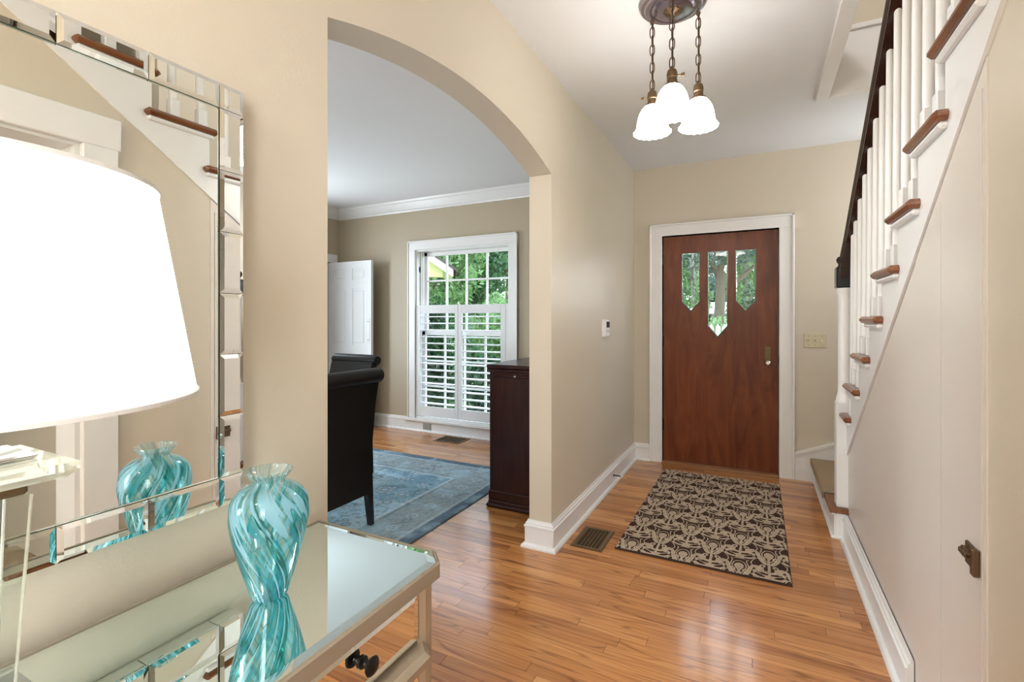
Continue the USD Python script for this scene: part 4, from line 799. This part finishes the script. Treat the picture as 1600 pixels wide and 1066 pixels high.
def persian(u, v, W, H):
    P3 = lambda s, k=0: np.stack([u * s, v * s, 0 * u + k], -1)
    U = u + 0.02 * (meshkit.noise(P3(9), 2) - .5); Vv = v + 0.02 * (meshkit.noise(P3(9, 5), 3) - .5)
    edge = np.minimum.reduce([u, W - u, v, H - v])
    navy, blue, pale, grey, cream = (np.array(c) for c in ((0.06, 0.095, 0.13), (0.15, 0.25, 0.31), (0.34, 0.47, 0.53), (0.27, 0.29, 0.29), (0.58, 0.62, 0.60)))
    field = meshkit.fbm(P3(3.0), 4, 7)[..., None]
    C = blue + (pale - blue) * sstep(0.35, 0.65, field) + (grey - blue) * 0.5 * sstep(0.45, 0.7, meshkit.fbm(P3(2.2, 4), 3, 4))[..., None]
    def rosettes(sz, seed, r0):
        """Scattered flower rings."""
        i, j = np.floor(U / sz), np.floor(Vv / sz)
        h = lambda a: (np.sin(i * 127.1 + j * 311.7 + a * 74.7 + seed) * 43758.5453) % 1.0
        cx, cy = (i + 0.3 + 0.4 * h(1)) * sz, (j + 0.3 + 0.4 * h(2)) * sz
        a = np.arctan2(Vv - cy, U - cx); r = np.hypot(U - cx, Vv - cy) * (1 + 0.18 * np.cos(a * 6 + h(3) * 6))
        return r / (r0 * (0.7 + 0.6 * h(4)))
    r1, r2 = rosettes(0.21, 1, 0.046), rosettes(0.10, 9, 0.018)
    vine = np.abs(np.sin(U * 44 + 3.2 * np.sin(Vv * 17) + 9 * (meshkit.noise(P3(6, 8), 5) - .5)) + np.sin(Vv * 41 + 2.8 * np.sin(U * 19)))
    def over(C, m, col, k): m = (np.clip(m, 0, 1) * k)[..., None]; return C * (1 - m) + col * m
    C = over(C, sstep(0.22, 0.06, vine), navy, 0.55)
    C = over(C, sstep(1.15, 1.0, r1), cream, 0.38); C = over(C, sstep(0.85, 0.72, r1), navy, 0.6); C = over(C, sstep(0.5, 0.4, r1), pale, 0.8)
    C = over(C, sstep(1.1, 0.9, r2), navy, 0.6); C = over(C, sstep(0.6, 0.45, r2), cream, 0.6)
    inb = sstep(0.42, 0.415, edge)
    B = grey * 0.9 + (pale - grey) * 0.35 * field + 0 * C
    i = np.floor(np.where(edge == np.minimum(u, W - u), v, u) / 0.20); along = np.where(edge == np.minimum(u, W - u), v, u) - (i + 0.5) * 0.20
    rr_ = 1.7 * np.hypot(along, edge - 0.235) * (1 + 0.15 * np.cos(7 * np.arctan2(edge - 0.235, along)))
    B = over(B, sstep(0.20, 0.08, vine), navy, 0.4); B = over(B, sstep(0.066, 0.058, rr_), cream, 0.45); B = over(B, sstep(0.045, 0.040, rr_), navy, 0.6); B = over(B, sstep(0.022, 0.018, rr_), cream, 0.4)
    C = C * (1 - inb[..., None]) + B * inb[..., None]
    for e0, w, col, k in ((0.415, 0.010, cream, 0.5), (0.385, 0.008, navy, 0.6), (0.095, 0.010, cream, 0.35)): C = over(C, sstep(w, w * 0.6, np.abs(edge - e0)), col, k)
    C = over(C, sstep(0.085, 0.080, edge), navy * 1.1, 0.85)
    worn = sstep(0.50, 0.72, meshkit.fbm(P3(7, 2), 4, 11)); C = over(C, worn, pale * 0.95, 0.5)
    return np.clip(C * np.array([1.22, 1.34, 1.42]) * (0.82 + 0.36 * meshkit.noise(P3(90), 6)[..., None]), 0, 0.9), 0 * u
g, C = grid_rug(-4.50, -1.775, 0.42, 3.675, 0.0, 0.010, 0.0085, persian, (0.05, 0.06, 0.07))
obj('dining_rug', g, 'rug_print', smooth=True, col=C, label='distressed blue grey oriental rug under the black chairs', cat='rug')

# ------------------------------------------------------------------ small fittings
def register(name, x0, x1, y0, y1, label, nx_, ny_):
    r = thing(name, label, 'floor vent')
    fr = sbox(x0, y0, x1, y1).difference(sbox(x0 + 0.028, y0 + 0.028, x1 - 0.028, y1 - 0.028))
    obj('frame', cat(in_xy(fr, -0.001, 0.005), in_xy(fr.buffer(-0.006, join_style=2), 0.004, 0.002)), 'register_bronze', r)
    a0, a1, b0, b1 = x0 + 0.028, x1 - 0.028, y0 + 0.028, y1 - 0.028
    obj('pit', bx(a0, a1, b0, b1, -0.0005, 0.0003), 'dark_void', r)
    bars = [bx(a0 + (a1 - a0) * k / nx_ - 0.0022, a0 + (a1 - a0) * k / nx_ + 0.0022, b0, b1, 0.0004, 0.0038) for k in range(1, nx_)]
    bars += [bx(a0, a1, b0 + (b1 - b0) * k / ny_ - 0.0022, b0 + (b1 - b0) * k / ny_ + 0.0022, 0.0004, 0.0034) for k in range(1, ny_)]
    tag(obj('grille', cat(bars), 'register_bronze', r), kind='stuff')
register('floor_vent', -0.958, -0.775, 2.614, 2.898, 'bronze floor register with dark grille beside the hall mat', 6, 14)
register('floor_vent', -3.085, -2.765, 4.205, 4.455, 'dark floor register below the shuttered dining window', 12, 6)
ds = thing('door_stop', 'thin dark door stop with white tip on the left baseboard', 'door stop', (XL + 0.018, 3.735, 0.072))
obj('rod', cyl((0, 0, 0), (0.062, 0, 0), 0.004, 10), 'black_metal', ds)
obj('plate', cyl((0, 0, 0), (0.004, 0, 0), 0.011, 12), 'black_metal', ds)
obj('tip', cyl((0.060, 0, 0), (0.076, 0, 0), 0.0075, 12), 'white_plastic', ds)
tm = thing('thermostat', 'white wall thermostat with small dark display on hall wall', 'thermostat', (XL, 3.545, 1.222))
obj('body', bx(0, 0.027, -0.060, 0.060, -0.060, 0.060, 0.005), 'white_plastic', tm)
obj('display', bx(0.0265, 0.0285, -0.030, 0.052, 0.006, 0.050, 0.001), 'dark_screen', tm)
obj('wall_plate', bx(0, 0.006, -0.066, 0.066, -0.066, 0.066, 0.002), 'white_plastic', tm)
for q in (-0.02, 0.012): obj('button', bx(0.0265, 0.029, q, q + 0.016, -0.025, -0.015, 0.001), 'grey_plastic', tm)
sw = thing('switch_plate', 'ivory triple toggle light switch plate right of the door', 'light switch', (0.400, YF, 1.121))
obj('plate', bx(-0.078, 0.078, -0.006, 0.001, -0.057, 0.057, 0.003), 'ivory_plastic', sw)
for k, up in ((-1, 1), (0, 1), (1, -1)):
    x = k * 0.046
    obj('toggle', cat(bx(x - 0.006, x + 0.006, -0.008, -0.005, -0.012, 0.012, 0.001), mf(Manifold.hull_points(np.array([(x + q * 0.004, yy, zz) for q in (-1, 1) for yy, zz in ((-0.006, -0.005), (-0.006, 0.005), (-0.017, up * 0.010 - 0.002), (-0.017, up * 0.010 + 0.002))], float)))), 'ivory_plastic', sw)
    for z in (-0.035, 0.035): obj('screw', cyl((x, -0.0055, z), (x, -0.0075, z), 0.003, 8), 'aged_brass', sw)
ot = thing('wall_outlet', 'grey electrical outlet set in the baseboard under the window', 'outlet', (-3.376, YF - 0.020, 0.062))
obj('plate', bx(-0.056, 0.056, -0.006, 0.001, -0.034, 0.034, 0.002), 'grey_plastic', ot)
for x in (-0.022, 0.022): obj('receptacle', cyl((x, -0.005, 0), (x, -0.0075, 0), 0.016, 16), 'grey_plastic', ot)

# ------------------------------------------------------------------ outdoors
G = -0.45
obj('lawn', in_xy(sbox(-60, YF + 0.3, 40, 90), G - 0.3, 0.3), 'lawn', label='sunlit lawn with patches of pale ground outside', cat='lawn', kind='structure')
obj('porch_floor', bx(-2.0, 2.2, YF + 0.161, 6.2, G, -0.03), 'siding_grey', label='grey porch floor outside the entry door', cat='porch', kind='structure')
def leaves(center, radii, n, size, seed, droop=0.0, hollow=0.45):
    r = np.random.RandomState(seed)
    d = r.normal(size=(n, 3)); d /= np.linalg.norm(d, axis=1, keepdims=True)
    rad_ = hollow + (1 - hollow) * r.rand(n) ** 0.6
    p = d * rad_[:, None]
    lump = meshkit.noise(d * 2.6 + seed, seed)[:, None]; p = p * (0.72 + 0.5 * lump)
    keep = meshkit.noise(p * 3.4 + 11.3 * seed, seed + 1) > 0.42
    p = p[keep]; n = len(p)
    p = p * np.array(radii) + np.array(center)
    a = r.normal(size=(n, 3)); a[:, 2] -= 0.4 + droop * 3; a /= np.linalg.norm(a, axis=1, keepdims=True)
    b = np.cross(a, r.normal(size=(n, 3))); b /= np.linalg.norm(b, axis=1, keepdims=True)
    s = size * (0.6 + 0.8 * r.rand(n))[:, None]
    V = np.stack([p - a * s, p + b * s * 0.45, p + a * s, p - b * s * 0.45], 1).reshape(-1, 3)
    k = np.arange(n) * 4
    F = np.vstack([np.stack([k, k + 1, k + 2], 1), np.stack([k, k + 2, k + 3], 1)])
    return trimesh.Trimesh(V, F, process=False)
def tree(name, label, x, y, h, rr3, n, size, m, seed, trunk=0.14, cz=None, moss=0, cat_='tree'):
    t = thing(name, label, cat_, (x, y, G))
    rz_ = random.Random(seed)
    limbs = [cyl((0, 0, 0), (0.15, 0, h * 0.55), trunk, 10, trunk * 0.6)]
    for k in range(5):
        a = k * 1.26 + rz_.random(); L = rr3[0] * 0.6
        limbs.append(cyl((0.1, 0, h * (0.36 + 0.05 * k)), (L * math.cos(a), L * math.sin(a), h * (0.55 + 0.08 * k)), trunk * 0.45, 7, trunk * 0.15))
    obj('trunk', cat(limbs), 'bark', t)
    tag(obj('crown', leaves((0, 0, h * 0.68 if cz is None else cz), rr3, n, size, seed), m, t), kind='stuff')
    if moss:
        r = np.random.RandomState(seed + 50); ms = []
        for k in range(moss):
            a, q = r.rand() * 6.28, 0.3 + 0.65 * math.sqrt(r.rand()); L = 0.7 + 1.3 * r.rand()
            ms.append(leaves((rr3[0] * q * math.cos(a), rr3[1] * q * math.sin(a), h * 0.52 - L * 0.3), (0.10, 0.10, L * 0.75), 90, 0.075, seed + k, droop=1.2, hollow=0.0))
        tag(obj('hanging_moss', cat(ms), 'moss_grey', t), kind='stuff')
def shrub(label, x, y, r3, n, size, m, seed):
    t = thing('shrub', label, 'shrub', (x, y, G))
    obj('stems', cat([cyl((0, 0, 0), (0.5 * r3[0] * math.cos(a), 0.5 * r3[1] * math.sin(a), r3[2] * 1.1), 0.02, 6, 0.008) for a in (0.3, 1.6, 2.9, 4.1, 5.2)]), 'bark', t)
    tag(obj('foliage', leaves((0, 0, r3[2]), r3, n, size, seed), m, t), kind='stuff')
# seen through the dining window
shrub('dark green shrub close outside the window at its left jamb', -4.75, 6.25, (0.52, 0.45, 1.05), 5200, 0.060, 'leaf_dark', 3)
shrub('dark low shrub outside below the middle of the window', -3.68, 6.6, (0.50, 0.45, 0.62), 3800, 0.055, 'leaf_dark', 4)
shrub('mid green bush behind the dark shrubs outside window', -5.55, 8.05, (0.72, 0.62, 1.02), 5600, 0.065, 'leaf_mid', 6)
shrub('bright leafy bush outside the right half of the window', -4.60, 8.95, (0.62, 0.62, 1.08), 5000, 0.060, 'leaf_light', 7)
shrub('bright tall bush right of the eave outside the window', -6.4, 12.0, (1.0, 0.9, 1.25), 7000, 0.075, 'leaf_light', 8)
tree('tree', 'light green spreading tree right above the pale eave outside', -9.6, 13.1, 6.4, (1.7, 1.6, 2.4), 13000, 0.10, 'leaf_light', 11, cz=3.9)
tree('tree', 'mid green broad tree filling the middle window panes', -10.3, 16.6, 6.8, (1.7, 1.6, 2.5), 13000, 0.11, 'leaf_mid', 12, cz=4.3)
tree('tree', 'bluish dark tree in the top right window panes', -10.4, 19.8, 8.0, (1.5, 1.3, 2.1), 11000, 0.11, 'leaf_blue', 13, cz=6.0)
tree('tree', 'tall pale green tree standing far behind the window trees', -18.5, 24.0, 10.0, (3.6, 3.2, 4.4), 14000, 0.17, 'leaf_light', 14)
tree('tree', 'very large green tree behind the pale roofed house', -17.0, 34.0, 12.0, (6.0, 4.0, 5.6), 15000, 0.22, 'leaf_mid', 15)
hw = thing('house_wing', 'gable eave with white rake board and yellow green soffit outside', 'house', (-6.44, 9.6, 0), 34.0)
EX, EZ, EY, sl = 0.0, 2.30, 0.3, 0.66
obj('rake_board', in_xz(Polygon([(EX, EZ), (EX, EZ + 0.17), (EX - 3.2, EZ + 0.17 + 3.2 * sl), (EX - 3.2, EZ + 3.2 * sl)]), EY - 0.30, 0.05), 'fascia_white', hw)
obj('roof_slab', in_xz(Polygon([(EX + 0.07, EZ + 0.13), (EX + 0.07, EZ + 0.19), (EX - 3.2, EZ + 0.19 + 3.27 * sl), (EX - 3.2, EZ + 0.13 + 3.27 * sl)]), EY - 0.36, 2.6), 'roof_dark', hw)
obj('soffit', in_xz(Polygon([(EX - 0.02, EZ + 0.0), (EX - 0.02, EZ + 0.1), (EX - 3.2, EZ + 0.1 + 3.18 * sl), (EX - 3.2, EZ + 3.18 * sl)]), EY - 0.25, 2.4), 'siding_pale', hw)
obj('gable_panel', in_xz(Polygon([(EX - 0.25, EZ), (EX - 3.2, EZ), (EX - 3.2, EZ + 3.1 * sl), (EX - 0.25, EZ + 0.2)]), EY - 0.1, 0.1), 'siding_pale', hw)
obj('wall', in_xz(Polygon([(EX - 1.2, G), (EX - 3.2, G), (EX - 3.2, EZ + 0.02), (EX - 1.2, EZ + 0.02)]), EY - 0.05, 2.0), 'siding_pale', hw)
nh = thing('neighbour_house', 'distant house with very pale roof behind the bushes', 'house', (-13.0, 23.5, G))
obj('wall', bx(-1.6, 4.0, 0, 4.0, 0, 2.95, 0.02), 'siding_grey', nh)
obj('roof', ext(Polygon([(-0.5, 2.92), (2.0, 4.3), (4.5, 2.92), (4.5, 2.84), (-0.5, 2.84)]), 6.4, lambda a, b, d: (-2.1 + d, a, b)), 'roof_pale', nh)
obj('window', bx(0.2, 1.1, -0.03, 0.0, 1.2, 2.3, 0.01), 'dark_screen', nh)
# seen through the entry door's lites
tree('moss_tree', 'mossy live oak trunk seen through the middle door lite', -1.02, 14.2, 6.6, (2.4, 1.9, 1.7), 11000, 0.085, 'leaf_blue', 21, trunk=0.17, moss=11, cz=4.7)
tree('tree', 'bright green tree behind the left door lite', -3.5, 18.6, 6.5, (1.9, 1.8, 2.8), 11000, 0.11, 'leaf_light', 22, cz=3.6)
tree('tree', 'pale leafy tree behind the right door lite', 0.5, 19.4, 7.0, (1.9, 1.8, 3.0), 12000, 0.11, 'leaf_light', 23, cz=4.2)
shrub('wide mid green bush far behind the left door lite', -5.4, 25.0, (1.6, 1.1, 1.7), 7000, 0.14, 'leaf_mid', 31)
shrub('wide pale green bush far behind the right door lite', 1.9, 25.4, (2.0, 1.0, 1.8), 8000, 0.14, 'leaf_light', 32)
shrub('wide dark green bush far behind the mossy trunk', -1.9, 27.6, (1.3, 0.9, 2.0), 7000, 0.14, 'leaf_blue', 33)
tree('tree', 'big grey green tree closing the view behind the door', -1.5, 34.0, 12.0, (8.0, 3.0, 6.0), 16000, 0.20, 'leaf_blue', 24)
shrub('dark rounded shrub low in the right door lite', -0.12, 10.4, (0.34, 0.34, 1.22), 3600, 0.05, 'leaf_dark', 25)
shrub('bright low shrub at the foot of the left door lite', -1.42, 11.0, (0.50, 0.45, 0.92), 4200, 0.05, 'leaf_light', 26)
shrub('light green shrub behind the white picket fence', -0.66, 9.75, (0.45, 0.36, 0.90), 3600, 0.045, 'leaf_light', 27)
fc = thing('picket_fence', 'white picket fence seen low in the middle door lite', 'fence', (-1.5, 9.0, G))
for k in range(18): obj('picket', mf(Manifold.hull_points(np.array([(k * 0.105 + dx, dy, z) for dy in (0, 0.02) for dx, z in ((0, 0.02), (0.075, 0.02), (0.075, 1.60), (0.0375, 1.66), (0, 1.60))], float))), 'fascia_white', fc)
for z in (0.4, 1.3): obj('rail', bx(-0.05, 1.95, 0.02, 0.06, z, z + 0.08, 0.005), 'fascia_white', fc)
sd = thing('garden_shed', 'small pale roofed shed beyond the tree in the middle door lite', 'shed', (-1.45, 24.0, G))
obj('wall', bx(-0.5, 0.7, 0, 1.6, 0, 2.05, 0.02), 'siding_grey', sd)
obj('roof', ext(Polygon([(-0.25, 2.04), (0.8, 2.55), (1.85, 2.04), (1.85, 1.99), (-0.25, 1.99)]), 1.6, lambda a, b, d: (-0.7 + d, a, b)), 'roof_pale', sd)
obj('door', bx(-0.1, 0.4, -0.03, 0.0, 0.05, 1.75, 0.01), 'fascia_white', sd)
